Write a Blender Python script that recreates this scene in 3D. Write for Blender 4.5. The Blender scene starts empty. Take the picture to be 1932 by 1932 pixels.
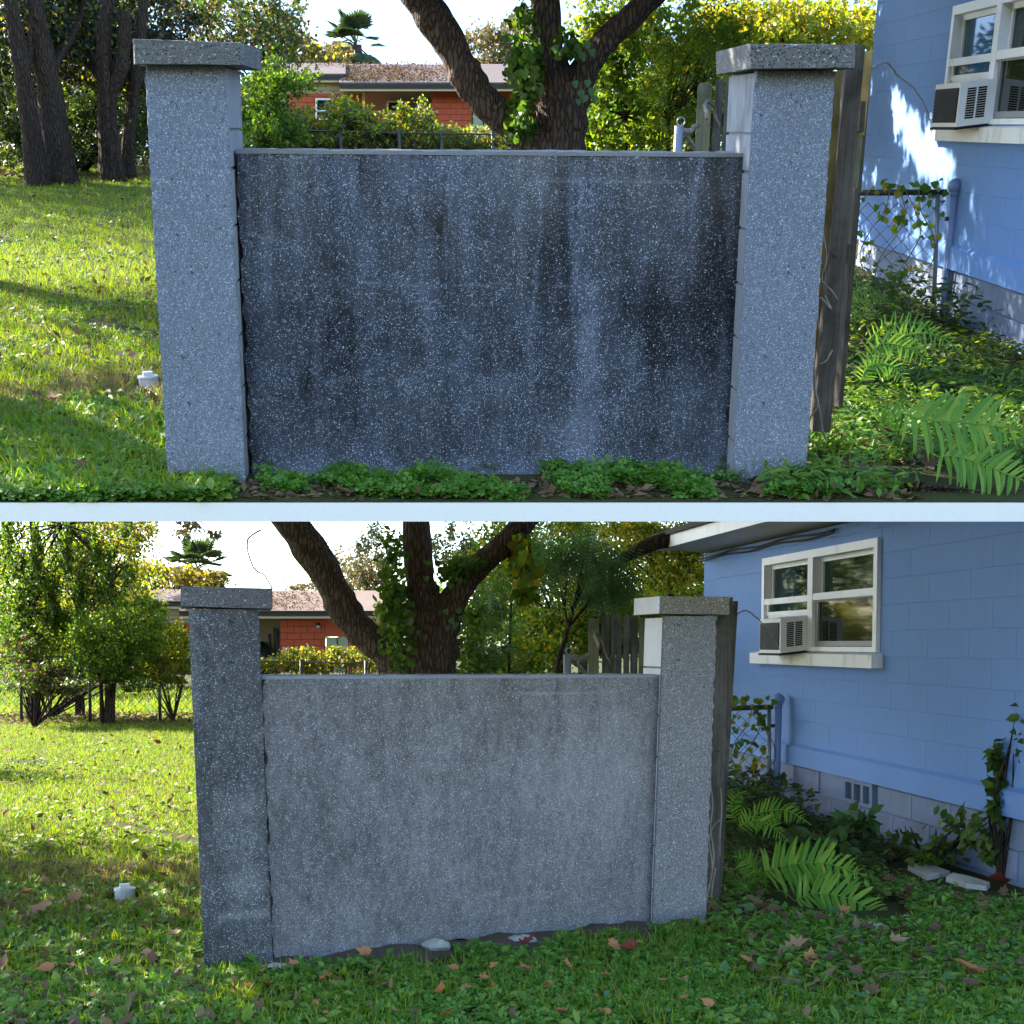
import bpy, bmesh, math, random
import numpy as np
from mathutils import Matrix, Vector

random.seed(7)
rng = np.random.default_rng(11)
SC = bpy.context.scene
COL = SC.collection

# ------------------------------------------------------------------ camera
F, PX, PY, EYE = 2600.0, 966.0, 1380.0, 1.55       # in units of a 1932 px wide picture
HOR_UP, HOR_LOW = 235.0, 1215.0                    # horizon rows of the two yards
PITCH_LOW = math.atan((PY - HOR_LOW) / F)
PITCH_UP = math.atan((PY - HOR_UP) / F)
cam_d = bpy.data.cameras.new('camera')
cam = bpy.data.objects.new('camera', cam_d); COL.objects.link(cam)
cam.location = (0, 0, EYE)
cam.rotation_euler = (math.radians(90) - PITCH_LOW, 0, 0)
cam_d.sensor_width = 36; cam_d.lens = 36 * F / 1932
cam_d.shift_y = (PY - 966) / 1932
cam_d.clip_start = 0.1; cam_d.clip_end = 2000
SC.camera = cam

# ------------------------------------------------------------------ sky and sun
SUN_EL, SUN_AZ = math.radians(36), math.radians(60)   # azimuth: left of the view direction
s_dir = Vector((-math.cos(SUN_EL) * math.sin(SUN_AZ), math.cos(SUN_EL) * math.cos(SUN_AZ), math.sin(SUN_EL)))
world = bpy.data.worlds.new('World'); SC.world = world; world.use_nodes = True
wn = world.node_tree.nodes; wl = world.node_tree.links; wn.clear()
sky = wn.new('ShaderNodeTexSky'); sky.sky_type = 'NISHITA'; sky.sun_disc = False
sky.sun_elevation = SUN_EL; sky.sun_rotation = -SUN_AZ
sky.air_density = 1.0; sky.dust_density = 0.8; sky.ozone_density = 3.0
bg = wn.new('ShaderNodeBackground'); bg.inputs['Strength'].default_value = 0.13
wo = wn.new('ShaderNodeOutputWorld')
wl.new(sky.outputs[0], bg.inputs[0]); wl.new(bg.outputs[0], wo.inputs[0])
sun_d = bpy.data.lights.new('sun', 'SUN'); sun_d.energy = 5.0; sun_d.angle = math.radians(0.6); sun_d.color = (1.0, 0.93, 0.80)
sun = bpy.data.objects.new('sun', sun_d); COL.objects.link(sun)
sun.rotation_euler = s_dir.to_track_quat('Z', 'Y').to_euler(); sun.location = s_dir * 60
SC.view_settings.view_transform = 'Standard'; SC.view_settings.look = 'None'
SC.view_settings.gamma = 1.0; SC.view_settings.exposure = 2.4
SC.view_settings.use_curve_mapping = False
SC.cycles.max_bounces = 7; SC.cycles.diffuse_bounces = 3; SC.cycles.transmission_bounces = 4; SC.cycles.transparent_max_bounces = 8
SC.cycles.use_denoising = True

# ------------------------------------------------------------------ two yards, each with its own level
class Yard:
    """local frame: x right, y away, z up, origin under the eye; M takes it to the world"""
    def __init__(s, pitch, M, name, rise):
        s.p, s.M, s.name, s.rise = pitch, M, name, rise
    def ray(s, x, y):
        a = (x - PX) / F; b = (PY - y) / F
        c, n = math.cos(s.p), math.sin(s.p)
        return np.array([a, c + b * n, -n + b * c])
    def z(s, x, y):
        t = np.clip((np.asarray(y, float) - 8) / 24, 0, 1)
        return s.rise * t * t * (3 - 2 * t)
    def gnd(s, x, y):
        d = s.ray(x, y); z = 0.0
        for i in range(12):
            if d[2] > -1e-4: break
            t = (z - EYE) / d[2]; q = np.array([0, 0, EYE]) + t * d; z = float(s.z(q[0], q[1]))
        return q
    def at(s, x, y, D):
        d = s.ray(x, y); return np.array([0, 0, EYE]) + d * (D / d[1])
    def on(s, x, y, p, n):
        d = s.ray(x, y); o = np.array([0, 0, EYE]); return o + d * (np.dot(np.asarray(p) - o, n) / np.dot(d, n))
    def ppm(s, D):                                    # metres per pixel near eye level at local distance D
        return D * math.cos(s.p) / F

UP = Yard(PITCH_UP, Matrix.Translation((0, 0, EYE)) @ Matrix.Rotation(PITCH_UP - PITCH_LOW, 4, 'X') @ Matrix.Translation((0, 0, -EYE)), 'upper', 0.7)
LOW = Yard(PITCH_LOW, Matrix.Identity(4), 'lower', 0.07)
A = np.array

# ------------------------------------------------------------------ material helpers
MATS = {}
def newmat(name):
    m = bpy.data.materials.new(name); m.use_nodes = True
    nt = m.node_tree; nt.nodes.clear()
    out = nt.nodes.new('ShaderNodeOutputMaterial')
    MATS[name] = m
    return m, nt, out
def N(nt, t, **kw):
    n = nt.nodes.new(t)
    for k, v in kw.items():
        if k.startswith('i_'):
            k2 = k[2:]
            n.inputs[int(k2) if k2.isdigit() else k2].default_value = v
        else: setattr(n, k, v)
    return n
def ramp(nt, fac, stops, interp='LINEAR'):
    r = nt.nodes.new('ShaderNodeValToRGB'); e = r.color_ramp.elements; r.color_ramp.interpolation = interp
    while len(e) > 1: e.remove(e[-1])
    e[0].position, e[0].color = stops[0][0], (*stops[0][1], 1)
    for p, c in stops[1:]:
        k = e.new(p); k.color = (*c, 1)
    nt.links.new(fac, r.inputs[0]); return r.outputs[0]
def mixc(nt, fac, a, b, mode='MIX'):
    m = nt.nodes.new('ShaderNodeMix'); m.data_type = 'RGBA'; m.blend_type = mode
    for sock, v in ((m.inputs[0], fac), (m.inputs[6], a), (m.inputs[7], b)):
        if hasattr(v, 'node'): nt.links.new(v, sock)
        elif isinstance(v, (int, float)): sock.default_value = v
        else: sock.default_value = (*v, 1)
    return m.outputs[2]
def math_(nt, op, a, b=0.0):
    m = nt.nodes.new('ShaderNodeMath'); m.operation = op
    for i, v in ((0, a), (1, b)):
        if hasattr(v, 'node'): nt.links.new(v, m.inputs[i])
        else: m.inputs[i].default_value = v
    return m.outputs[0]
def coords(nt, scale=(1, 1, 1), kind='Object'):
    tc = nt.nodes.new('ShaderNodeTexCoord'); mp = nt.nodes.new('ShaderNodeMapping')
    mp.inputs['Scale'].default_value = scale
    nt.links.new(tc.outputs[kind], mp.inputs[0]); return mp.outputs[0]
def noise(nt, vec, scale, detail=4, rough=0.55):
    n = N(nt, 'ShaderNodeTexNoise', i_Scale=scale, i_Detail=detail, i_Roughness=rough)
    nt.links.new(vec, n.inputs['Vector']); return n.outputs['Fac']
def bsdf(nt, out, color, rough=0.8, spec=0.3, bump=None, bstr=0.3, bdist=0.01, metal=0.0):
    b = nt.nodes.new('ShaderNodeBsdfPrincipled')
    if hasattr(color, 'node'): nt.links.new(color, b.inputs['Base Color'])
    else: b.inputs['Base Color'].default_value = (*color, 1)
    if hasattr(rough, 'node'): nt.links.new(rough, b.inputs['Roughness'])
    else: b.inputs['Roughness'].default_value = rough
    b.inputs['Specular IOR Level'].default_value = spec; b.inputs['Metallic'].default_value = metal
    if bump is not None:
        bp = N(nt, 'ShaderNodeBump', i_Strength=bstr, i_Distance=bdist)
        nt.links.new(bump, bp.inputs['Height']); nt.links.new(bp.outputs[0], b.inputs['Normal'])
    nt.links.new(b.outputs[0], out.inputs[0]); return b

def m_plain(name, color, var=0.15, scale=6, rough=0.75, spec=0.3, bstr=0.15, grain=60, dirt=None, metal=0.0):
    m, nt, out = newmat(name); v = coords(nt)
    n1 = noise(nt, v, scale); n2 = noise(nt, v, grain, 3)
    c = mixc(nt, n1, tuple(x * (1 - var) for x in color), tuple(min(1, x * (1 + var)) for x in color))
    c = mixc(nt, math_(nt, 'MULTIPLY', n2, 0.25), c, tuple(x * 0.6 for x in color))
    if dirt:
        d = ramp(nt, noise(nt, coords(nt, (1, 1, .35)), 3.2, 6, .65), [(.52, (0, 0, 0)), (.72, (1, 1, 1))])
        c = mixc(nt, math_(nt, 'MULTIPLY', d, dirt[1]), c, dirt[0])
    bsdf(nt, out, c, rough, spec, n2, bstr, 0.01, metal); return m

def m_pebble(name, matrix, light, dark, scale=95, p_light=.80, p_dark=.13, stain=False, tint=(.21, .185, .14), moss=0.0, pits=1.0):
    """exposed-aggregate face: cells of pale and dark chips in a grey matrix"""
    m, nt, out = newmat(name); v = coords(nt)
    vo = N(nt, 'ShaderNodeTexVoronoi', i_Scale=scale); nt.links.new(v, vo.inputs['Vector'])
    sep = N(nt, 'ShaderNodeSeparateColor'); nt.links.new(vo.outputs['Color'], sep.inputs[0])
    vo2 = N(nt, 'ShaderNodeTexVoronoi', i_Scale=scale * .66); nt.links.new(v, vo2.inputs['Vector'])
    sep2 = N(nt, 'ShaderNodeSeparateColor'); nt.links.new(vo2.outputs['Color'], sep2.inputs[0])
    big = noise(nt, v, 2.2, 5, .6); fine = noise(nt, v, 160, 3, .7)
    base = mixc(nt, big, tuple(x * .78 for x in matrix), tuple(x * 1.22 for x in matrix))
    base = mixc(nt, fine, tuple(x * .45 for x in matrix), base)
    core = ramp(nt, vo.outputs['Distance'], [(.25, (1, 1, 1)), (.62, (0, 0, 0))])
    den = math_(nt, 'MULTIPLY', math_(nt, 'SUBTRACT', noise(nt, v, 5.5, 5, .7), .5), .75)
    lm = math_(nt, 'MULTIPLY', math_(nt, 'GREATER_THAN', math_(nt, 'ADD', sep.outputs[0], den), p_light), core)
    dm = math_(nt, 'MULTIPLY', math_(nt, 'LESS_THAN', sep.outputs[1], p_dark), core)
    core2 = ramp(nt, vo2.outputs['Distance'], [(.2, (1, 1, 1)), (.5, (0, 0, 0))])
    lm2 = math_(nt, 'MULTIPLY', math_(nt, 'GREATER_THAN', sep2.outputs[0], .965), core2)
    lc = mixc(nt, sep.outputs[2], tuple(x * .6 for x in light), light)
    if stain:
        at = N(nt, 'ShaderNodeAttribute', attribute_name='stain'); sp = N(nt, 'ShaderNodeSeparateColor')
        nt.links.new(at.outputs['Color'], sp.inputs[0])
        mot = math_(nt, 'ADD', math_(nt, 'MULTIPLY', noise(nt, coords(nt, (1, 1, .5)), 30, 5, .75), .6), math_(nt, 'MULTIPLY', noise(nt, coords(nt, (1, 1, .4)), 7, 5, .65), .4))
        lev = math_(nt, 'ADD', sp.outputs[0], math_(nt, 'MULTIPLY', math_(nt, 'SUBTRACT', mot, .5), 1.5))
        base = mixc(nt, lev, tuple(x * .16 for x in matrix), tuple(min(1, x * 2.4) for x in matrix))
        base = mixc(nt, fine, mixc(nt, .5, base, (0.008, 0.009, 0.012)), base)
        base = mixc(nt, math_(nt, 'MULTIPLY', sp.outputs[1], fine), base, tint)
        lm = math_(nt, 'MULTIPLY', lm, math_(nt, 'MINIMUM', math_(nt, 'ADD', math_(nt, 'MULTIPLY', lev, 1.0), .42), 1.0))
    if moss:
        sx = N(nt, 'ShaderNodeSeparateXYZ'); nt.links.new(v, sx.inputs[0])
        low = ramp(nt, sx.outputs[2], [(.0, (1, 1, 1)), (.16, (0, 0, 0))])
        base = mixc(nt, math_(nt, 'MULTIPLY', math_(nt, 'MULTIPLY', low, noise(nt, v, 14, 4)), moss), base, (.075, .085, .03))
    c = mixc(nt, lm, base, lc); c = mixc(nt, lm2, c, light); c = mixc(nt, dm, c, dark)
    if stain:
        c = mixc(nt, math_(nt, 'MULTIPLY', sp.outputs[2], .75), c, light)
    drag = noise(nt, coords(nt, (3, 3, 60)), 1.0, 3, .6); pit = ramp(nt, noise(nt, v, 42, 3, .6), [(.30, (0, 0, 0)), (.36, (1, 1, 1))])
    c = mixc(nt, math_(nt, 'MULTIPLY', math_(nt, 'SUBTRACT', 1.0, pit), pits), c, tuple(x * .3 for x in matrix))
    h = math_(nt, 'ADD', math_(nt, 'ADD', math_(nt, 'MULTIPLY', core, .6), fine), math_(nt, 'ADD', math_(nt, 'MULTIPLY', drag, .5), pit))
    bsdf(nt, out, c, .82, .25, h, .55, 0.006); return m

def m_leaf(name, cols, trans=0.42, tcol=None, rough=0.5, spec=0.35):
    """leaf: colour differs from leaf to leaf, light comes through it"""
    m, nt, out = newmat(name)
    g = N(nt, 'ShaderNodeNewGeometry'); k = len(cols)
    c = ramp(nt, g.outputs['Random Per Island'], [(i / max(1, k - 1), cc) for i, cc in enumerate(cols)])
    nz = noise(nt, coords(nt), 22, 2); c = mixc(nt, math_(nt, 'MULTIPLY', nz, .35), c, tuple(x * .35 for x in cols[0]))
    b = N(nt, 'ShaderNodeBsdfPrincipled', i_Roughness=rough); b.inputs['Specular IOR Level'].default_value = spec
    nt.links.new(c, b.inputs['Base Color'])
    t = nt.nodes.new('ShaderNodeBsdfTranslucent')
    tc = mixc(nt, 1.0, c, tcol or (1.55, 1.45, .5), 'MULTIPLY'); nt.links.new(tc, t.inputs[0])
    mx = nt.nodes.new('ShaderNodeMixShader'); mx.inputs[0].default_value = trans
    nt.links.new(b.outputs[0], mx.inputs[1]); nt.links.new(t.outputs[0], mx.inputs[2]); nt.links.new(mx.outputs[0], out.inputs[0])
    return m

def m_bark(name, c0, c1, sc=1.0):
    m, nt, out = newmat(name); v = coords(nt, (34 * sc, 34 * sc, 6.5 * sc))
    vo = N(nt, 'ShaderNodeTexVoronoi', i_Scale=1.0, feature='DISTANCE_TO_EDGE'); nt.links.new(v, vo.inputs['Vector'])
    n1 = noise(nt, v, 1.2, 6, .65); n2 = noise(nt, coords(nt), 2.4, 4)
    cr = ramp(nt, vo.outputs['Distance'], [(0, (.05, .05, .05)), (.2, (1, 1, 1))])
    h = math_(nt, 'MULTIPLY', cr, n1)
    c = mixc(nt, h, c0, c1); c = mixc(nt, math_(nt, 'MULTIPLY', n2, .5), c, tuple(x * .55 for x in c1))
    bsdf(nt, out, c, .9, .15, h, 1.0, .06); return m

def m_wood(name, c0, c1, grain=(45, 45, 2.2), dirt=None):
    m, nt, out = newmat(name); v = coords(nt, grain)
    n1 = noise(nt, v, 1.0, 6, .65); n2 = noise(nt, coords(nt), 5, 5, .65)
    c = mixc(nt, ramp(nt, n1, [(.3, (0, 0, 0)), (.7, (1, 1, 1))]), c0, c1)
    c = mixc(nt, math_(nt, 'MULTIPLY', ramp(nt, n2, [(.42, (0, 0, 0)), (.68, (1, 1, 1))]), .7), c, dirt or tuple(x * .4 for x in c0))
    bsdf(nt, out, c, .85, .2, n1, .5, .006); return m

m_pebble('pebble_pillar_up', (.25, .285, .365), (.58, .66, .80), (.05, .055, .07), 205, .72, .15, moss=.75)
m_pebble('pebble_wall_up', (.066, .076, .103), (.56, .65, .80), (.008, .009, .012), 205, .76, .16, stain=True)
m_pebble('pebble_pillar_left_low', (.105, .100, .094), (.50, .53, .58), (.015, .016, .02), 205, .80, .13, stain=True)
m_pebble('pebble_pillar_low', (.25, .232, .222), (.60, .58, .56), (.03, .032, .035), 205, .74, .16)
m_pebble('pebble_wall_low', (.170, .156, .150), (.56, .54, .53), (.035, .035, .035), 205, .80, .12, stain=True, tint=(.12, .095, .05), pits=.3)
m_pebble('cap_concrete_up', (.20, .20, .195), (.42, .42, .40), (.03, .03, .03), 120, .84, .2)
m_pebble('cap_concrete_low', (.155, .14, .135), (.38, .36, .33), (.05, .045, .04), 120, .84, .2)
m_pebble('cap_concrete_tan', (.27, .235, .18), (.55, .52, .46), (.05, .045, .04), 120, .8, .2)
m_plain('mortar', (.23, .23, .24), .2, 5, .9, .2, .5, 90)
m_plain('painted_block_worn', (.27, .285, .31), .3, 9, .9, .2, .5, 50, dirt=((.07, .05, .04), .95))
m_plain('painted_block_white', (.66, .69, .76), .1, 5, .7, .3, .3, 70, dirt=((.35, .35, .37), .35))
m_plain('slab_white', (.93, .91, .88), .03, 3, .7, .3, .05, 40)
m_plain('blue_paint', (.125, .255, .565), .12, 1.3, .66, .3, .35, 110, dirt=((.12, .215, .44), .5))
m_plain('blue_mortar', (.13, .255, .55), .08, 3, .7, .3, .3, 90)
m_plain('foundation_paint', (.17, .215, .33), .2, 3, .8, .25, .3, 70, dirt=((.13, .14, .15), .6))
m_plain('white_paint', (.86, .87, .90), .06, 3, .5, .4, .08, 60, dirt=((.42, .42, .42), .4))
m_plain('sill_paint', (.80, .81, .82), .08, 3, .6, .35, .12, 60, dirt=((.2, .2, .2), .5))
m_plain('soffit_paint', (.55, .54, .51), .06, 2, .6, .3, .08, 60, dirt=((.3, .29, .26), .35))
m_plain('unit_white', (.82, .83, .85), .05, 4, .45, .4, .05, 60, dirt=((.3, .3, .28), .25))
m_plain('grille_black', (.012, .012, .014), .3, 8, .6, .25, .2, 90, dirt=((.3, .3, .31), .12))
m_plain('grille_slot', (.015, .016, .02), .1, 8, .7, .2, .05, 60)
m_plain('dark_room', (.015, .017, .017), .2, 2, .9, .1, .0, 30)  # near-black colour stands in for the shade of interiors and openings
m_plain('blind', (.42, .46, .42), .1, 4, .6, .3, .05, 60)
m_plain('screen_frame', (.30, .31, .33), .1, 6, .5, .4, .05, 60)
m_plain('orange_paint', (.46, .095, .05), .12, .8, .75, .25, .2, 40)
m_plain('orange_mortar', (.38, .08, .045), .1, 2, .8, .2, .2, 40)
m_plain('tan_siding', (.36, .29, .18), .12, 1, .75, .25, .1, 30)
m_plain('porch_wall', (.38, .32, .23), .12, 1, .8, .2, .1, 30)
m_plain('cream_trim', (.58, .52, .40), .1, 1, .7, .3, .05, 30)
m_plain('roof_dark', (.05, .045, .045), .2, 2, .85, .2, .2, 50)
m_plain('door_paint', (.33, .37, .30), .1, 2, .65, .3, .1, 30)
m_plain('metal_grey', (.065, .065, .06), .15, 5, .45, .5, .1, 60, metal=.6, dirt=((.14, .08, .05), .45))
m_plain('metal_galv', (.24, .27, .32), .1, 8, .4, .5, .05, 60, metal=.45)
m_plain('metal_blue', (.20, .29, .55), .08, 5, .5, .4, .05, 60)
m_plain('wire_rust', (.10, .075, .06), .3, 8, .7, .3, .1, 60, metal=.3)
m_plain('cable_black', (.02, .02, .022), .2, 8, .6, .3, .05, 60)
m_plain('pvc', (.66, .64, .61), .06, 12, .55, .4, .1, 70, dirt=((.35, .32, .27), .5))
m_plain('stone_pale', (.36, .33, .27), .3, 9, .9, .2, .6, 40, dirt=((.16, .14, .10), .6))
m_plain('stone_white', (.50, .48, .42), .25, 9, .9, .2, .6, 30, dirt=((.2, .17, .12), .8))
m_plain('stone_moss', (.16, .15, .09), .3, 14, .95, .1, .6, 40, dirt=((.06, .09, .02), .6))
m_plain('soil', (.095, .070, .050), .35, 8, .95, .1, .7, 35)
m_plain('shingle_a', (.25, .20, .19), .2, 3, .9, .15, .4, 30, dirt=((.24, .13, .08), .6))
m_plain('rust_iron', (.12, .06, .035), .3, 20, .8, .3, .3, 60)
m_plain('bulb_glass', (.6, .6, .58), .05, 8, .3, .5, .0, 60)
m_wood('wood_grey', (.055, .05, .045), (.155, .148, .135))
m_wood('wood_post', (.045, .036, .028), (.135, .115, .095))
m_wood('wood_dark', (.045, .038, .030), (.115, .10, .08))
m_wood('wood_sunlit', (.30, .20, .065), (.46, .33, .13))  # golden sunlight on the fence boards is put into the colour
m_wood('wood_green', (.10, .105, .06), (.23, .22, .145))
m_wood('twig', (.16, .13, .10), (.34, .30, .25), (30, 30, 8))
m_bark('bark_oak', (.03, .022, .018), (.30, .21, .165))
m_bark('bark_dark', (.02, .015, .012), (.14, .095, .072), .8)
m_bark('bark_palm', (.06, .05, .04), (.16, .13, .10), .7)
G1 = [(.035, .085, .014), (.06, .13, .02), (.10, .17, .025)]
m_leaf('leaf_dark', [(.030, .066, .014), (.052, .095, .017), (.085, .125, .022)], .36)
m_leaf('leaf_shade', [(.012, .028, .010), (.022, .044, .012), (.035, .052, .015), (.06, .06, .018)], .14)  # shade of the dense trees is put into this darker leaf colour
m_leaf('leaf_mid', [(.035, .095, .014), (.07, .15, .02), (.11, .18, .024)], .48)
m_leaf('leaf_lime', [(.08, .17, .016), (.15, .25, .022), (.25, .30, .028)], .55, (1.6, 1.45, .4))
m_leaf('leaf_yellow_lit', [(.17, .21, .018), (.30, .29, .024), (.42, .34, .03)], .55, (1.5, 1.3, .35))  # yellow glow of sunlit leaves is put into the colour
m_leaf('leaf_airy', [(.06, .075, .035), (.10, .11, .05), (.17, .14, .06), (.20, .12, .05)], .35, (1.3, 1.2, .7))
m_leaf('leaf_rust', [(.10, .04, .02), (.17, .07, .03), (.10, .09, .03)], .3, (1.3, 1.0, .5))
m_leaf('leaf_bluegreen', [(.05, .12, .04), (.075, .16, .055), (.10, .19, .06)], .38, (1.2, 1.4, .6))
m_leaf('leaf_palm', [(.045, .085, .04), (.07, .12, .055), (.10, .14, .06)], .25, (1.3, 1.3, .6))
m_leaf('leaf_vine', [(.06, .15, .02), (.09, .18, .025), (.16, .22, .03), (.40, .30, .03)], .45)
m_leaf('fern', [(.10, .24, .03), (.16, .33, .035), (.23, .39, .04), (.30, .40, .045)], .45, (1.4, 1.5, .5))
m_leaf('fern_lit', [(.11, .22, .025), (.18, .29, .03)], .5, (1.5, 1.5, .4))  # sunlit copy of the fern, with the light put into its colour
m_leaf('grass', [(.075, .170, .012), (.125, .25, .016), (.195, .30, .020), (.24, .26, .05)], .52, (1.7, 1.45, .3))
m_leaf('grass_dry', [(.20, .16, .08), (.26, .21, .11), (.14, .13, .05)], .35, (1.2, 1.1, .7))
m_leaf('clover', [(.070, .185, .020), (.105, .245, .027), (.16, .30, .035)], .38, (1.4, 1.4, .5))
m_leaf('weed', [(.085, .18, .022), (.14, .25, .028), (.21, .31, .04)], .4, (1.4, 1.4, .5))
m_leaf('dollarweed', [(.07, .17, .05), (.12, .22, .08)], .3, (1.2, 1.3, .8), .35)
m_leaf('litter', [(.10, .06, .035), (.17, .10, .055), (.24, .16, .09), (.07, .045, .03)], .15, (1.2, 1.0, .6), .8, .2)
m_leaf('dead_tan', [(.34, .19, .11), (.42, .24, .14)], .2, (1.2, 1.0, .6), .75, .2)
m_leaf('dead_red', [(.20, .035, .03), (.26, .05, .035)], .2, (1.3, .8, .6), .7, .2)
m_leaf('dead_brown', [(.13, .075, .045), (.17, .09, .055)], .2, (1.2, 1.0, .6), .8, .2)
m_leaf('dead_orange', [(.42, .16, .06), (.5, .22, .09)], .25, (1.2, 1.0, .6), .7, .2)

# glass: dark, clear enough to show what hangs behind it
def m_glass(name, tint, clear):
    m, nt, out = newmat(name)
    b = N(nt, 'ShaderNodeBsdfPrincipled', i_Roughness=.04); b.inputs['Base Color'].default_value = (*tint, 1); b.inputs['Specular IOR Level'].default_value = .9
    t = N(nt, 'ShaderNodeBsdfTransparent'); t.inputs[0].default_value = (.75, .9, .82, 1)
    mx = nt.nodes.new('ShaderNodeMixShader'); mx.inputs[0].default_value = clear
    nt.links.new(b.outputs[0], mx.inputs[1]); nt.links.new(t.outputs[0], mx.inputs[2]); nt.links.new(mx.outputs[0], out.inputs[0])
m_glass('glass', (.012, .035, .025), .45)
m_glass('glass_screen', (.015, .018, .018), .25)

# lawn earth: soil and thatch under the blades
def m_ground(name, cols):
    m, nt, out = newmat(name); v = coords(nt)
    n1 = noise(nt, v, 1.3, 6, .6); n2 = noise(nt, v, 30, 4, .7)
    c = mixc(nt, ramp(nt, n1, [(.35, (0, 0, 0)), (.65, (1, 1, 1))]), cols[0], cols[1])
    c = mixc(nt, math_(nt, 'MULTIPLY', n2, .7), c, cols[2])
    bsdf(nt, out, c, .95, .1, n2, .7, .03)
m_ground('lawn_earth', ((.040, .050, .014), (.060, .075, .018), (.05, .035, .022)))

# ------------------------------------------------------------------ mesh helpers
class MB:
    def __init__(s): s.v = []; s.f = []
    def add(s, vs, fs):
        o = len(s.v); s.v += [tuple(map(float, q)) for q in vs]; s.f += [tuple(i + o for i in f) for f in fs]; return s
    def hexa(s, a, b):                                # a: 4 front corners, b: 4 back corners (same winding seen from the front)
        return s.add(list(a) + list(b), [(3, 2, 1, 0), (4, 5, 6, 7), (0, 1, 5, 4), (1, 2, 6, 5), (2, 3, 7, 6), (3, 0, 4, 7)])
    def box(s, p0, p1, ax=None):                      # box in a frame ax=(origin, ex, ey, ez)
        c = [(x, y, z) for y in (p0[1], p1[1]) for (x, z) in ((p0[0], p0[2]), (p1[0], p0[2]), (p1[0], p1[2]), (p0[0], p1[2]))]
        if ax is not None:
            o, ex, ey, ez = ax; c = [o + ex * q[0] + ey * q[1] + ez * q[2] for q in c]
        return s.hexa(c[:4], c[4:])
    def tube(s, pts, rad, n=8, cap=True, ridge=0.0, seed=0):
        pts = [A(p, float) for p in pts]; m = len(pts)
        if not hasattr(rad, '__len__'): rad = [rad] * m
        rr = np.random.default_rng(seed); ph = rr.random(6) * 6.28
        up = A([0.13, 0.31, 1.0]); base = len(s.v); prev = None
        for i, p in enumerate(pts):
            t = pts[min(i + 1, m - 1)] - pts[max(i - 1, 0)]; t = t / (np.linalg.norm(t) + 1e-9)
            if prev is None:
                r = A([0., 1., 0.]) if abs(t[2]) > .7 else up
                x = np.cross(r, t)
            else: x = prev - t * np.dot(prev, t)
            x /= np.linalg.norm(x) + 1e-9; y = np.cross(t, x); prev = x
            for k in range(n):
                a = 2 * math.pi * k / n; q = rad[i]
                if ridge:
                    w = math.sin(a * 3 + ph[0] + i * .11) * .35 + math.sin(a * 7 + ph[1] + i * .23) * .3 + math.sin(a * 13 + ph[2] - i * .35) * .25 + math.sin(i * .9 + a * 2 + ph[3]) * .2
                    q *= 1 + ridge * w
                s.v.append(tuple(p + (x * math.cos(a) + y * math.sin(a)) * q))
        for i in range(m - 1):
            for k in range(n):
                a = base + i * n + k; b = base + i * n + (k + 1) % n
                s.f.append((a, b, b + n, a + n))
        if cap:
            s.f.append(tuple(base + k for k in range(n))[::-1]); s.f.append(tuple(base + (m - 1) * n + k for k in range(n)))
        return s
    def lathe(s, o, prof, n=20):                      # prof: list of (r, z)
        base = len(s.v)
        for r, z in prof:
            for k in range(n):
                a = 2 * math.pi * k / n; s.v.append((o[0] + r * math.cos(a), o[1] + r * math.sin(a), o[2] + z))
        for i in range(len(prof) - 1):
            for k in range(n):
                a = base + i * n + k; b = base + i * n + (k + 1) % n; s.f.append((a, b, b + n, a + n))
        s.f.append(tuple(base + k for k in range(n))[::-1]); s.f.append(tuple(base + (len(prof) - 1) * n + k for k in range(n)))
        return s
    def mesh(s, org=(0, 0, 0), smooth=False, name='m'):
        me = bpy.data.meshes.new(name); o = A(org)
        me.from_pydata([tuple(A(q) - o) for q in s.v], [], s.f)
        if smooth: me.polygons.foreach_set('use_smooth', [True] * len(me.polygons))
        me.update(); return me

def spline(pts, n):
    """Catmull-Rom through rows of numbers"""
    P = A(pts, float); m = len(P); out = []
    for i in np.linspace(0, m - 1, n):
        k = min(int(i), m - 2); t = i - k
        p0, p1, p2, p3 = P[max(k - 1, 0)], P[k], P[k + 1], P[min(k + 2, m - 1)]
        out.append(.5 * ((2 * p1) + (-p0 + p2) * t + (2 * p0 - 5 * p1 + 4 * p2 - p3) * t * t + (-p0 + 3 * p1 - 3 * p2 + p3) * t ** 3))
    return A(out)

def bulk(V, loops, starts, org, name='m', smooth=False):
    me = bpy.data.meshes.new(name); nv, nl, nf = len(V), len(loops), len(starts)
    me.vertices.add(nv); me.loops.add(nl); me.polygons.add(nf)
    me.vertices.foreach_set('co', (V - A(org)).astype(np.float32).ravel())
    me.loops.foreach_set('vertex_index', loops.astype(np.int32)); me.polygons.foreach_set('loop_start', starts.astype(np.int32))
    me.update(calc_edges=True); me.validate(); return me

TPL = {}
def tpl(name, v, f): TPL[name] = (A(v, float), f)
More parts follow.
